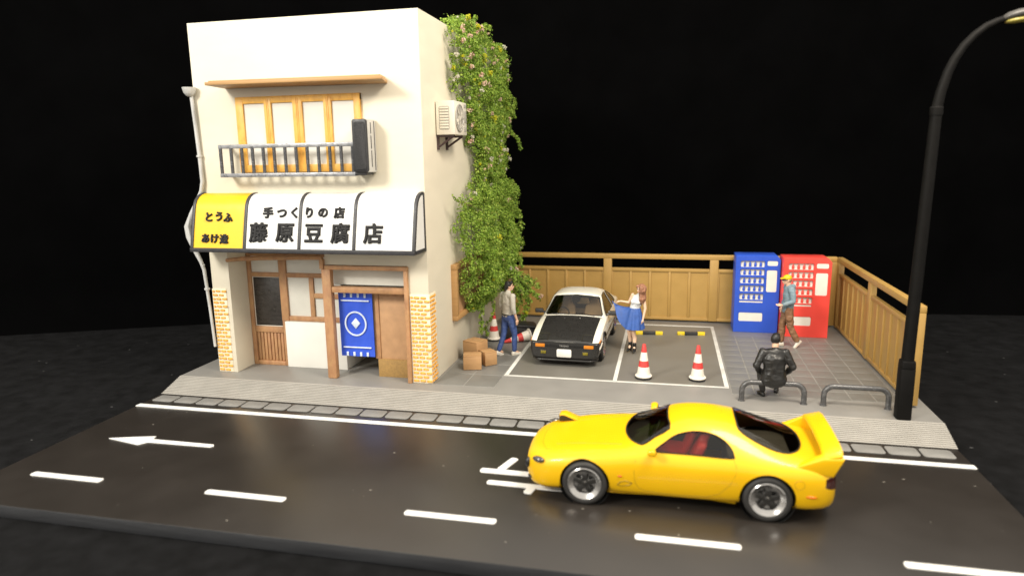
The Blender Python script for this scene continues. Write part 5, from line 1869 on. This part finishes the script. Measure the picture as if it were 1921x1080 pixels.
def head_shape(b, c, fwd, up, s=1.0):
    """skull, jaw, nose, ears; c = centre of the skull"""
    f = Vector(fwd).normalized()
    u = Vector(up).normalized()
    r = f.cross(u).normalized()
    u = r.cross(f).normalized()
    M = Matrix((r, f, u)).transposed().to_4x4()
    c = Vector(c)
    P = lambda x, y, z: c + (r * x + f * y + u * z) * s
    b.ball(c, (0.076 * s, 0.094 * s, 0.098 * s), M)
    b.ball(P(0, 0.028, -0.058), (0.058 * s, 0.062 * s, 0.062 * s), M)
    b.ball(P(0, 0.062, -0.094), (0.028 * s, 0.026 * s, 0.022 * s), M)
    b.limb([P(0, 0.088, 0.0), P(0, 0.108, -0.034)], [0.011 * s, 0.016 * s], 8)
    b.ball(P(0, 0.090, -0.065), (0.026 * s, 0.012 * s, 0.013 * s), M)
    b.ball(P(0, 0.082, 0.022), (0.052 * s, 0.018 * s, 0.014 * s), M)
    for sx in (-1, 1):
        b.ball(P(sx * 0.077, -0.005, -0.018), (0.012 * s, 0.020 * s, 0.031 * s), M)
        b.ball(P(sx * 0.043, 0.064, -0.025), (0.022 * s, 0.020 * s, 0.020 * s), M)
    return P, M


def face_parts(t, P, M, s=1.0, eyes=True):
    if eyes:
        for sx in (-1, 1):
            q = MB(); q.ball(P(sx * 0.032, 0.088, 0.002), (0.013 * s, 0.008 * s, 0.008 * s), 10, 6, M); q.build('eye', M_eye, t, smooth=60)
            q = MB(); q.tube([P(sx * 0.015, 0.100, 0.022), P(sx * 0.034, 0.098, 0.027), P(sx * 0.052, 0.082, 0.022)], 0.0055 * s, 6); q.build('eyebrow', M_hairb, t, smooth=60)
    q = MB(); q.tube([P(-0.022, 0.094, -0.066), P(0, 0.104, -0.064), P(0.022, 0.094, -0.066)], [0.004 * s, 0.007 * s, 0.004 * s], 6); q.build('mouth', M_lip, t, smooth=60)


def shoe(parent, ankle, toe_dir, m_, L=0.26, sole=None, name='shoe', down=Vector((0, 0, -1)), h=0.09):
    """trainer shaped from heel to toe under the ankle"""
    a = Vector(ankle)
    f = Vector(toe_dir).normalized()
    dn = (Vector(down) - f * Vector(down).dot(f)).normalized()
    r = f.cross(dn).normalized()
    rings = []
    n = 12
    for x, w, hh in ((-0.075, 0.020, 0.040), (-0.066, 0.034, 0.070), (-0.03, 0.040, 0.095), (0.03, 0.041, 0.082), (0.08, 0.045, 0.060), (0.13, 0.047, 0.050), (0.165, 0.038, 0.040), (0.182, 0.018, 0.024)):
        x *= L / 0.26
        ring = []
        for k in range(n):
            an = 2 * math.pi * k / n
            yy = w * math.cos(an)
            zz = math.sin(an)
            up_ = hh if zz > 0 else hh * 0.0
            ring.append(a + f * x + r * yy + dn * (h - (hh * 0.5 + (hh * 0.5) * (zz if zz > 0 else max(-1, zz * 1.6)))))
        rings.append(ring)
    q = MB(); q.loft(rings)
    sh = q.build(name, m_, parent, smooth=60)
    if sole:
        q = MB()
        pts = [(-0.075, 0.022), (-0.06, 0.036), (0.0, 0.040), (0.08, 0.046), (0.14, 0.046), (0.175, 0.030), (0.185, 0.0), (0.175, -0.030), (0.14, -0.046), (0.08, -0.046), (0.0, -0.040), (-0.06, -0.036), (-0.075, -0.022)]
        vs_ = [a + f * x * L / 0.26 + r * y + dn * (h + 0.004) for x, y in pts] + [a + f * x * L / 0.26 + r * y * 1.03 + dn * (h - 0.018) for x, y in pts]
        m = len(pts)
        q.add(vs_, [tuple(range(m)), tuple(range(2 * m - 1, m - 1, -1))] + [(i, i + m, (i + 1) % m + m, (i + 1) % m) for i in range(m)])
        q.build('sole', sole, sh)
    return sh


def rz_for(h):
    return math.atan2(-h[0], h[1])


# ---- local frames: +y = facing, +x = the person's right, z up from the ground
# man in jeans, seen from behind, walking towards the parked car
def man_jeans():
    t = thing('person', 'person in a pale grey shirt and blue jeans walking past the cardboard boxes', 'person', (6.80, 4.07, S + 0.014), rz_for((0.66, 0.75)), 'model figures')
    HL, HR = (-0.095, 0.0, 0.93), (0.095, 0.0, 0.93)
    KL, KR = (-0.11, -0.045, 0.50), (0.10, 0.11, 0.50)
    AL, AR = (-0.12, -0.20, 0.105), (0.10, 0.10, 0.085)
    SL, SR = (-0.185, 0.0, 1.435), (0.185, 0.0, 1.435)
    b = Blob()
    P, M = head_shape(b, (0.0, 0.045, 1.655), (0.62, 0.78, 0.02), (0, 0, 1), 0.98)
    b.limb([(0, 0.0, 1.40), (0, 0.02, 1.50), (0, 0.035, 1.60)], [0.07, 0.055, 0.055])
    b.limb([(0, 0, 0.95), (0, 0, 1.15), (0, 0, 1.38)], [(0.12, 0.085), (0.115, 0.085), (0.13, 0.085)])
    b.limb([HL, KL, AL], [0.075, 0.05, 0.036]); b.limb([HR, KR, AR], [0.075, 0.05, 0.036])
    b.limb([AL, (-0.12, -0.10, 0.05)], [0.036, 0.03]); b.limb([AR, (0.12, 0.20, 0.04)], [0.036, 0.03])
    EL, ER = (-0.25, -0.02, 1.15), (0.255, -0.03, 1.15)
    WL, WR = (-0.245, 0.12, 0.95), (0.255, 0.065, 0.90)
    b.limb([SL, EL, WL], [0.05, 0.038, 0.026]); b.limb([SR, ER, WR], [0.05, 0.038, 0.026])
    hand(b, WL, (0, 0.2, -1), (1, 0, 0), (0.2, 1, 0.2)); hand(b, WR, (0.02, 0.12, -1), (-1, 0, 0), (-0.2, 1, 0.2))
    link('body', b.mesh(0.009, 3), M_skin, t)
    face_parts(t, P, M, 0.98)
    h = Blob()
    h.ball(P(0, -0.018, 0.030), (0.088, 0.098, 0.090), M); h.ball(P(0, -0.062, -0.03), (0.074, 0.055, 0.085), M)
    h.ball(P(0.035, 0.045, 0.085), (0.05, 0.05, 0.032), M); h.ball(P(-0.03, 0.05, 0.080), (0.05, 0.05, 0.03), M)
    h.ball(P(0.075, -0.03, -0.0), (0.02, 0.035, 0.05), M); h.ball(P(-0.075, -0.03, -0.0), (0.02, 0.035, 0.05), M)
    for k in range(9):
        a = k / 8 * 2 - 1
        h.limb([P(a * 0.06, -0.085, 0.0), P(a * 0.065, -0.10, -0.07), P(a * 0.06, -0.085, -0.115)], [0.022, 0.02, 0.008], 8)
    link('hair', h.mesh(0.010, 2, 0.004, 40), M_hairb, t)
    c = Blob()
    c.limb([(0, 0, 0.95), (0, 0, 1.10), (0, -0.005, 1.28), (0, 0.0, 1.40)], [(0.165, 0.118), (0.160, 0.112), (0.188, 0.128), (0.165, 0.105)], 20)
    c.limb([(-0.17, 0, 1.41), (0, -0.01, 1.46), (0.17, 0, 1.41)], [0.075, 0.075, 0.075])
    c.limb([(0, 0.0, 1.44), (0, 0.01, 1.515)], [0.075, 0.066])
    c.limb([SL, (-0.225, -0.02, 1.29), EL, (-0.25, 0.03, 1.07)], [0.073, 0.064, 0.055, 0.047]); c.limb([SR, (0.225, -0.02, 1.29), ER, (0.258, 0.0, 1.06)], [0.073, 0.064, 0.055, 0.047])
    link('shirt', c.mesh(0.012, 4, 0.009, 13, 3), M_shirt, t)
    c = Blob()
    c.limb([(0, 0, 0.99), (0, 0, 0.90)], [(0.158, 0.112), (0.158, 0.115)], 18)
    c.limb([HL, (-0.105, -0.02, 0.72), KL, (-0.115, -0.12, 0.30), (AL[0], AL[1] + 0.01, 0.13)], [0.094, 0.088, 0.070, 0.064, 0.056]); c.limb([HR, (0.10, 0.055, 0.72), KR, (0.10, 0.105, 0.30), (AR[0], AR[1], 0.12)], [0.094, 0.088, 0.070, 0.064, 0.057])
    link('jeans', c.mesh(0.012, 4, 0.007, 14, 8), M_jean, t)
    q = MB(); q.tube([(-0.16, 0, 0.985), (-0.11, -0.09, 0.985), (0, -0.122, 0.985), (0.11, -0.09, 0.985), (0.16, 0, 0.985), (0.11, 0.09, 0.985), (0, 0.12, 0.985), (-0.11, 0.09, 0.985), (-0.16, 0, 0.985)], 0.016, 6); q.build('belt', M_boot, t, smooth=60)
    shoe(t, (AL[0], AL[1], 0.115), (-0.05, 0.93, -0.30), M_shoe, 0.27, M_shoe, down=Vector((0, -0.3, -1)), h=0.105)
    shoe(t, (AR[0], AR[1], 0.09), (0.12, 1, 0), M_shoe, 0.27, M_shoe, h=0.088)
    return t


def woman_skirt():
    t = thing('person', 'person in a white sleeveless top holding out a blue skirt, black ankle boots', 'person', (9.69, 4.86, S + 0.006), rz_for((-0.30, -0.95)), 'model figures')
    # +x local = her right = image left
    HL, HR = (-0.085, 0, 0.90), (0.085, 0, 0.90)
    KL, KR = (-0.01, 0.06, 0.50), (0.10, 0.02, 0.49)
    AL, AR = (-0.045, 0.06, 0.15), (0.085, -0.01, 0.15)
    LX = -0.05
    SL, SR = (-0.215, -0.03, 1.345), (0.05, -0.03, 1.375)
    b = Blob()
    P, M = head_shape(b, (-0.165, 0.02, 1.545), (0.45, 0.9, -0.12), (-0.12, 0, 1), 0.95)
    b.limb([(-0.09, -0.02, 1.33), (-0.125, -0.015, 1.41), (-0.15, -0.01, 1.48)], [0.05, 0.042, 0.045])
    b.limb([(0, 0, 0.90), (-0.015, 0, 1.05), (-0.06, -0.01, 1.22), (-0.085, -0.02, 1.33)], [(0.14, 0.10), (0.11, 0.085), (0.125, 0.095), (0.12, 0.07)], 18)
    b.limb([HL, KL, (-0.035, 0.03, 0.34), AL], [0.085, 0.055, 0.052, 0.034]); b.limb([HR, KR, (0.10, -0.02, 0.34), AR], [0.085, 0.055, 0.052, 0.034])
    b.limb([AL, (-0.06, 0.12, 0.08)], [0.034, 0.028]); b.limb([AR, (0.085, 0.07, 0.08)], [0.034, 0.028])
    ER, WR = (0.15, -0.02, 1.18), (0.315, 0.07, 1.215)
    EL, WL = (-0.265, -0.02, 1.07), (-0.235, 0.04, 0.82)
    b.limb([SR, ER, WR], [0.044, 0.034, 0.023]); b.limb([SL, EL, WL], [0.044, 0.034, 0.023])
    hand(b, WR, (1, 0.1, -0.15), (0, 0, -1), (0.1, 1, -0.2), 0.85, 0.8); hand(b, WL, (0.1, 0.1, -1), (1, 0, 0), (0.1, 1, 0), 0.85, 0.6)
    link('body', b.mesh(0.009, 3), M_skinl, t)
    face_parts(t, P, M, 0.95)
    h = Blob()
    h.ball(P(0, -0.02, 0.03), (0.092, 0.10, 0.092), M)
    h.ball(P(0.055, 0.05, 0.06), (0.04, 0.05, 0.04), M); h.ball(P(-0.055, 0.05, 0.06), (0.04, 0.05, 0.045), M)
    for a, L, o in ((-0.075, 0.42, 0.03), (-0.055, 0.40, 0.06), (-0.085, 0.38, -0.02), (-0.03, 0.36, -0.08), (0.03, 0.30, -0.085), (0.07, 0.22, -0.04), (-0.07, 0.42, -0.06)):
        pts = []
        for k in range(7):
            s = k / 6
            pts.append(P(a - 0.02 * s + 0.018 * math.sin(s * 11 + a * 40), o + 0.012 * math.cos(s * 11 + a * 30) + 0.03 * s, 0.03 - L * s))
        h.limb(pts, [0.042, 0.042, 0.038, 0.040, 0.036, 0.03, 0.012], 8)
    link('hair', h.mesh(0.010, 2, 0.005, 30), M_hairbr, t)
    c = Blob()
    c.limb([(-0.01, 0, 1.03), (-0.03, 0, 1.12), (-0.065, -0.005, 1.22), (-0.085, -0.02, 1.32)], [(0.125, 0.10), (0.118, 0.095), (0.142, 0.112), (0.125, 0.082)], 18)
    c.ball((-0.005, 0.085, 1.235), 0.062); c.ball((-0.12, 0.085, 1.225), 0.062)
    c.limb([(-0.09, -0.02, 1.34), (-0.12, -0.015, 1.405)], [0.075, 0.052])
    link('top', c.mesh(0.011, 3, 0.004, 25, 2), M_top, t)
    # skirt: flared, pleated, one corner pulled out by her right hand
    rings = []
    n = 72
    for j in range(15):
        s = j / 14
        z = 1.07 - 0.50 * s
        ring = []
        for k in range(n):
            a = 2 * math.pi * k / n
            rx = 0.125 + 0.115 * s ** 0.8
            ry = 0.100 + 0.115 * s ** 0.8
            pl_ = 1 + (0.02 + 0.05 * s) * math.sin(a * 11 + 0.6)
            x = rx * math.cos(a) * pl_
            y = ry * math.sin(a) * pl_
            zz = z
            pull = max(0.0, math.cos(a - 0.12)) ** 5
            hx = 0.30 * pull * math.sin(min(1, s * 1.0) * math.pi / 2) ** 0.9
            # hem corner is carried up to the hand
            x += hx * (1.0 if s > 0.05 else s)
            zz += pull ** 1.5 * (0.62 * s ** 1.15)
            ring.append((x - 0.012 * (1 - s), y, zz))
        rings.append(ring)
    q = MB(); q.loft(rings, False)
    sk = q.mesh('skirt', smooth=0)
    sk = eval_mesh(sk, [('SOLIDIFY', dict(thickness=0.010, offset=1))])
    smooth_mesh(sk, 60)
    link('skirt', sk, M_skirt, t)
    for A, d in ((AL, (-0.22, 1, -0.32)), (AR, (0.05, 1, -0.32))):
        c = Blob()
        f = Vector(d).normalized()
        A_ = Vector(A)
        c.limb([A_ + Vector((0, 0, 0.055)), A_ + Vector((0, 0, -0.02))], [0.046, 0.046])
        c.limb([A_ + Vector((0, -0.03, -0.035)), A_ + f * 0.08 + Vector((0, 0, -0.055)), A_ + f * 0.165 + Vector((0, 0, -0.055))], [0.040, 0.036, 0.024])
        bt_ = link('ankle_boot', c.mesh(0.008, 2), M_boot, t)
        q = MB(); q.loft([[A_ + Vector((x * w, -0.045 + y * w - (0.012 * (1 - k)), z)) for x, y in ((-1, -1), (1, -1), (1, 1), (-1, 1))] for k, (w, z) in enumerate(((0.013, -0.152), (0.024, -0.06)))]); q.build('heel', M_boot, bt_)
    return t


def walker_cap():
    t = thing('person', 'person in a yellow cap, sunglasses, denim jacket and brown trousers by the vending machines', 'person', (13.29, 5.93, S + 0.014), rz_for((-0.86, -0.10)), 'model figures')
    # faces image left: +y local -> world -x ; +x local (his right) -> away from camera ... left side faces the camera
    HL, HR = (-0.095, 0.0, 0.93), (0.095, 0.0, 0.93)
    KL, KR = (-0.10, 0.06, 0.50), (0.10, -0.045, 0.50)
    AL, AR = (-0.10, 0.075, 0.085), (0.10, -0.21, 0.14)
    KL, KR, AL, AR = (-0.10, -0.05, 0.50), (0.09, 0.08, 0.50), (-0.11, -0.22, 0.15), (0.09, 0.10, 0.085)
    SL, SR = (-0.19, 0.0, 1.42), (0.19, 0.0, 1.42)
    b = Blob()
    P, M = head_shape(b, (0.0, 0.06, 1.635), (-0.12, 1, -0.03), (0, 0, 1), 1.0)
    b.limb([(0, 0.0, 1.38), (0, 0.02, 1.48), (0, 0.04, 1.58)], [0.07, 0.058, 0.06])
    b.limb([(0, 0, 0.95), (0, 0, 1.15), (0, 0, 1.38)], [(0.12, 0.085), (0.115, 0.085), (0.13, 0.085)])
    b.limb([HL, KL, AL], [0.075, 0.05, 0.036]); b.limb([HR, KR, AR], [0.075, 0.05, 0.036])
    EL, WL = (-0.265, -0.03, 1.16), (-0.215, 0.185, 1.055)
    ER, WR = (0.265, -0.02, 1.16), (0.25, 0.06, 0.93)
    b.limb([SL, EL, WL], [0.05, 0.04, 0.028]); b.limb([SR, ER, WR], [0.05, 0.04, 0.028])
    hand(b, WL, (0.1, 1, -0.02), (0, 0, 1), (0.9, 0.2, 0.4), 1.0, 0.25); hand(b, WR, (0, 0.2, -1), (-1, 0, 0), (-0.2, 1, 0.2))
    link('body', b.mesh(0.009, 3), M_skin, t)
    face_parts(t, P, M, 1.0, eyes=False)
    q = MB(); q.tube([P(-0.075, -0.0, 0.004), P(-0.066, 0.062, 0.004), P(-0.030, 0.103, 0.002), P(0, 0.108, 0.006), P(0.030, 0.103, 0.002), P(0.066, 0.062, 0.004), P(0.075, 0.0, 0.004)], [0.006, 0.015, 0.019, 0.008, 0.019, 0.015, 0.006], 8); q.build('sunglasses', M_eye, t, smooth=60)
    h = Blob(); h.ball(P(0, -0.03, -0.01), (0.082, 0.082, 0.075), M)
    link('hair', h.mesh(0.010, 2), mat('hair_shaved', (0.32, 0.19, 0.12), 0.6, var=0.1), t)
    c = Blob()
    c.ball(P(0, -0.008, 0.045), (0.090, 0.104, 0.078), M)
    cap = link('cap', c.mesh(0.009, 2), M_capy, t)
    q = MB(); q.loft([[P(x, y, 0.052 + z - 0.35 * x * x) for x, y in ((-0.06 * w, 0.09 + d), (-0.03 * w, 0.105 + d), (0, 0.11 + d), (0.03 * w, 0.105 + d), (0.06 * w, 0.09 + d))] + [P(x, y, 0.044 + z - 0.35 * x * x) for x, y in ((0.06 * w, 0.09 + d), (0.03 * w, 0.105 + d), (0, 0.11 + d), (-0.03 * w, 0.105 + d), (-0.06 * w, 0.09 + d))] for w, d, z in ((1.2, -0.02, 0.0), (1.15, 0.03, -0.006), (0.8, 0.06, -0.014))]); q.build('peak', M_capy, cap, smooth=50)
    c = Blob()
    c.limb([(0, 0, 0.90), (0, 0, 1.08), (0, -0.01, 1.28), (0, 0.0, 1.39)], [(0.178, 0.130), (0.175, 0.125), (0.20, 0.140), (0.175, 0.115)], 20)
    c.limb([(-0.17, 0, 1.41), (0, -0.01, 1.45), (0.17, 0, 1.41)], [0.082, 0.08, 0.082])
    c.limb([SL, (-0.24, -0.03, 1.28), EL, (-0.235, 0.08, 1.105), (-0.22, 0.15, 1.07)], [0.080, 0.074, 0.066, 0.056, 0.048]); c.limb([SR, (0.24, -0.03, 1.28), ER, (0.258, 0.02, 1.05), (0.252, 0.05, 0.96)], [0.080, 0.074, 0.066, 0.056, 0.048])
    c.limb([(0, -0.06, 1.43), (0, -0.095, 1.47), (0, -0.08, 1.40)], [0.075, 0.06, 0.07]); c.limb([(-0.07, -0.06, 1.46), (-0.085, 0.02, 1.45)], [0.05, 0.045]); c.limb([(0.07, -0.06, 1.46), (0.085, 0.02, 1.45)], [0.05, 0.045])
    link('jacket', c.mesh(0.012, 3, 0.010, 12, 5), M_denim, t)
    c = Blob()
    c.limb([(0, 0, 0.98), (0, 0, 0.88)], [(0.165, 0.12), (0.165, 0.122)], 18)
    c.limb([HL, (-0.10, -0.02, 0.72), KL, (-0.105, -0.13, 0.33), (AL[0], AL[1] + 0.01, 0.19)], [0.100, 0.098, 0.082, 0.078, 0.074]); c.limb([HR, (0.095, 0.045, 0.72), KR, (0.09, 0.09, 0.30), (AR[0], AR[1], 0.13)], [0.100, 0.098, 0.082, 0.078, 0.074])
    c.ball((-0.175, 0.0, 0.72), (0.035, 0.075, 0.09)); c.ball((0.175, 0.05, 0.72), (0.035, 0.075, 0.09))
    link('trousers', c.mesh(0.012, 3, 0.012, 13, 9), M_cargo, t)
    shoe(t, (AL[0], AL[1], 0.145), (-0.05, 0.66, -0.75), M_shoe, 0.27, M_sole, down=Vector((0, -0.75, -0.66)), h=0.075)
    shoe(t, (AR[0], AR[1], 0.09), (0.08, 1, 0), M_shoe, 0.27, M_sole, h=0.088)
    return t


def seated_man():
    t = thing('person', 'person in a black leather jacket sitting on the hoop barrier with back turned', 'person', (12.43, 1.86, S), rz_for((-0.05, 1.0)), 'model figures')
    # seat height 0.43; feet forward on the tiles
    z0 = 0.44
    HL, HR = (-0.095, 0.02, z0 + 0.06), (0.095, 0.02, z0 + 0.06)
    KL, KR = (-0.17, 0.40, 0.46), (0.17, 0.42, 0.47)
    AL, AR = (-0.13, 0.32, 0.095), (0.17, 0.55, 0.095)
    SL, SR = (-0.20, 0.05, z0 + 0.51), (0.20, 0.05, z0 + 0.51)
    b = Blob()
    P, M = head_shape(b, (0.025, 0.13, z0 + 0.745), (0.35, 0.95, -0.05), (0.05, 0.1, 1), 1.0)
    b.limb([(0, 0.05, z0 + 0.48), (0.01, 0.08, z0 + 0.58), (0.02, 0.10, z0 + 0.68)], [0.07, 0.060, 0.062])
    b.limb([(0, 0.02, z0 + 0.07), (0, 0.0, z0 + 0.25), (0, 0.04, z0 + 0.46)], [(0.12, 0.085), (0.115, 0.085), (0.13, 0.085)])
    b.limb([HL, KL, AL], [0.075, 0.05, 0.036]); b.limb([HR, KR, AR], [0.075, 0.05, 0.036])
    EL, ER = (-0.325, -0.03, z0 + 0.27), (0.325, -0.03, z0 + 0.26)
    WL, WR = (-0.235, 0.12, z0 + 0.10), (0.235, 0.12, z0 + 0.10)
    b.limb([SL, EL, WL], [0.05, 0.04, 0.028]); b.limb([SR, ER, WR], [0.05, 0.04, 0.028])
    hand(b, WL, (0.5, 0.8, -0.25), (0, 0, -1), (1, -0.3, 0.2), 1.0, 0.5); hand(b, WR, (-0.5, 0.8, -0.25), (0, 0, -1), (-1, -0.3, 0.2), 1.0, 0.5)
    link('body', b.mesh(0.009, 3), M_skin, t)
    face_parts(t, P, M, 1.0)
    h = Blob()
    h.ball(P(0, -0.018, 0.028), (0.087, 0.098, 0.088), M); h.ball(P(0, -0.052, -0.02), (0.074, 0.050, 0.060), M)
    h.ball(P(0.0, 0.05, 0.085), (0.065, 0.055, 0.035), M); h.ball(P(0.072, -0.01, -0.0), (0.018, 0.03, 0.055), M); h.ball(P(-0.072, -0.01, -0.0), (0.018, 0.03, 0.055), M)
    link('hair', h.mesh(0.009, 2, 0.003, 45), M_hairb, t)
    c = Blob()
    c.limb([(0, 0.0, z0 - 0.01), (0, 0.0, z0 + 0.10), (0, 0.0, z0 + 0.22), (0, 0.02, z0 + 0.38), (0, 0.05, z0 + 0.48)], [(0.245, 0.155), (0.222, 0.145), (0.192, 0.128), (0.222, 0.142), (0.185, 0.118)], 22)
    c.limb([(-0.18, 0.05, z0 + 0.495), (0, 0.04, z0 + 0.535), (0.18, 0.05, z0 + 0.495)], [0.083, 0.08, 0.083])
    c.limb([(0, 0.05, z0 + 0.53), (0.005, 0.07, z0 + 0.57)], [0.075, 0.066])
    for S_, E_, W_ in ((SL, EL, WL), (SR, ER, WR)):
        mid = tuple((a + b_) / 2 for a, b_ in zip(S_, E_)); mid2 = tuple((a + b_) / 2 for a, b_ in zip(E_, W_))
        c.limb([S_, mid, E_, mid2, W_], [0.083, 0.075, 0.068, 0.060, 0.050])
    jk = c.mesh(0.012, 3, 0.012, 11, 4)
    link('jacket', jk, M_leath, t)
    q = MB(); q.tube([(-0.175, -0.03, z0 + 0.225), (-0.12, -0.10, z0 + 0.222), (0, -0.128, z0 + 0.22), (0.12, -0.10, z0 + 0.222), (0.175, -0.03, z0 + 0.225)], 0.010, 6); q.build('waist_seam', M_leath, t, smooth=60)
    c = Blob()
    c.limb([(-0.05, 0.03, z0 + 0.05), (0.05, 0.03, z0 + 0.05)], [0.12, 0.12])
    for H_, K_, A_ in ((HL, KL, AL), (HR, KR, AR)):
        m1 = tuple((a + b_) / 2 for a, b_ in zip(H_, K_)); m2 = tuple((a + b_) / 2 for a, b_ in zip(K_, A_))
        c.limb([H_, m1, K_, m2, (A_[0], A_[1], 0.13)], [0.098, 0.090, 0.076, 0.068, 0.058])
    link('trousers', c.mesh(0.012, 3, 0.007, 14, 6), M_trouser, t)
    shoe(t, (AL[0], AL[1], 0.103), (-0.2, 1, 0), M_boot, 0.27, M_boot, h=0.086)
    shoe(t, (AR[0], AR[1], 0.103), (0.25, 1, 0), M_boot, 0.27, M_boot, h=0.086)
    return t


man_jeans()
woman_skirt()
walker_cap()
seated_man()
bpy.data.objects.remove(_font_ob)
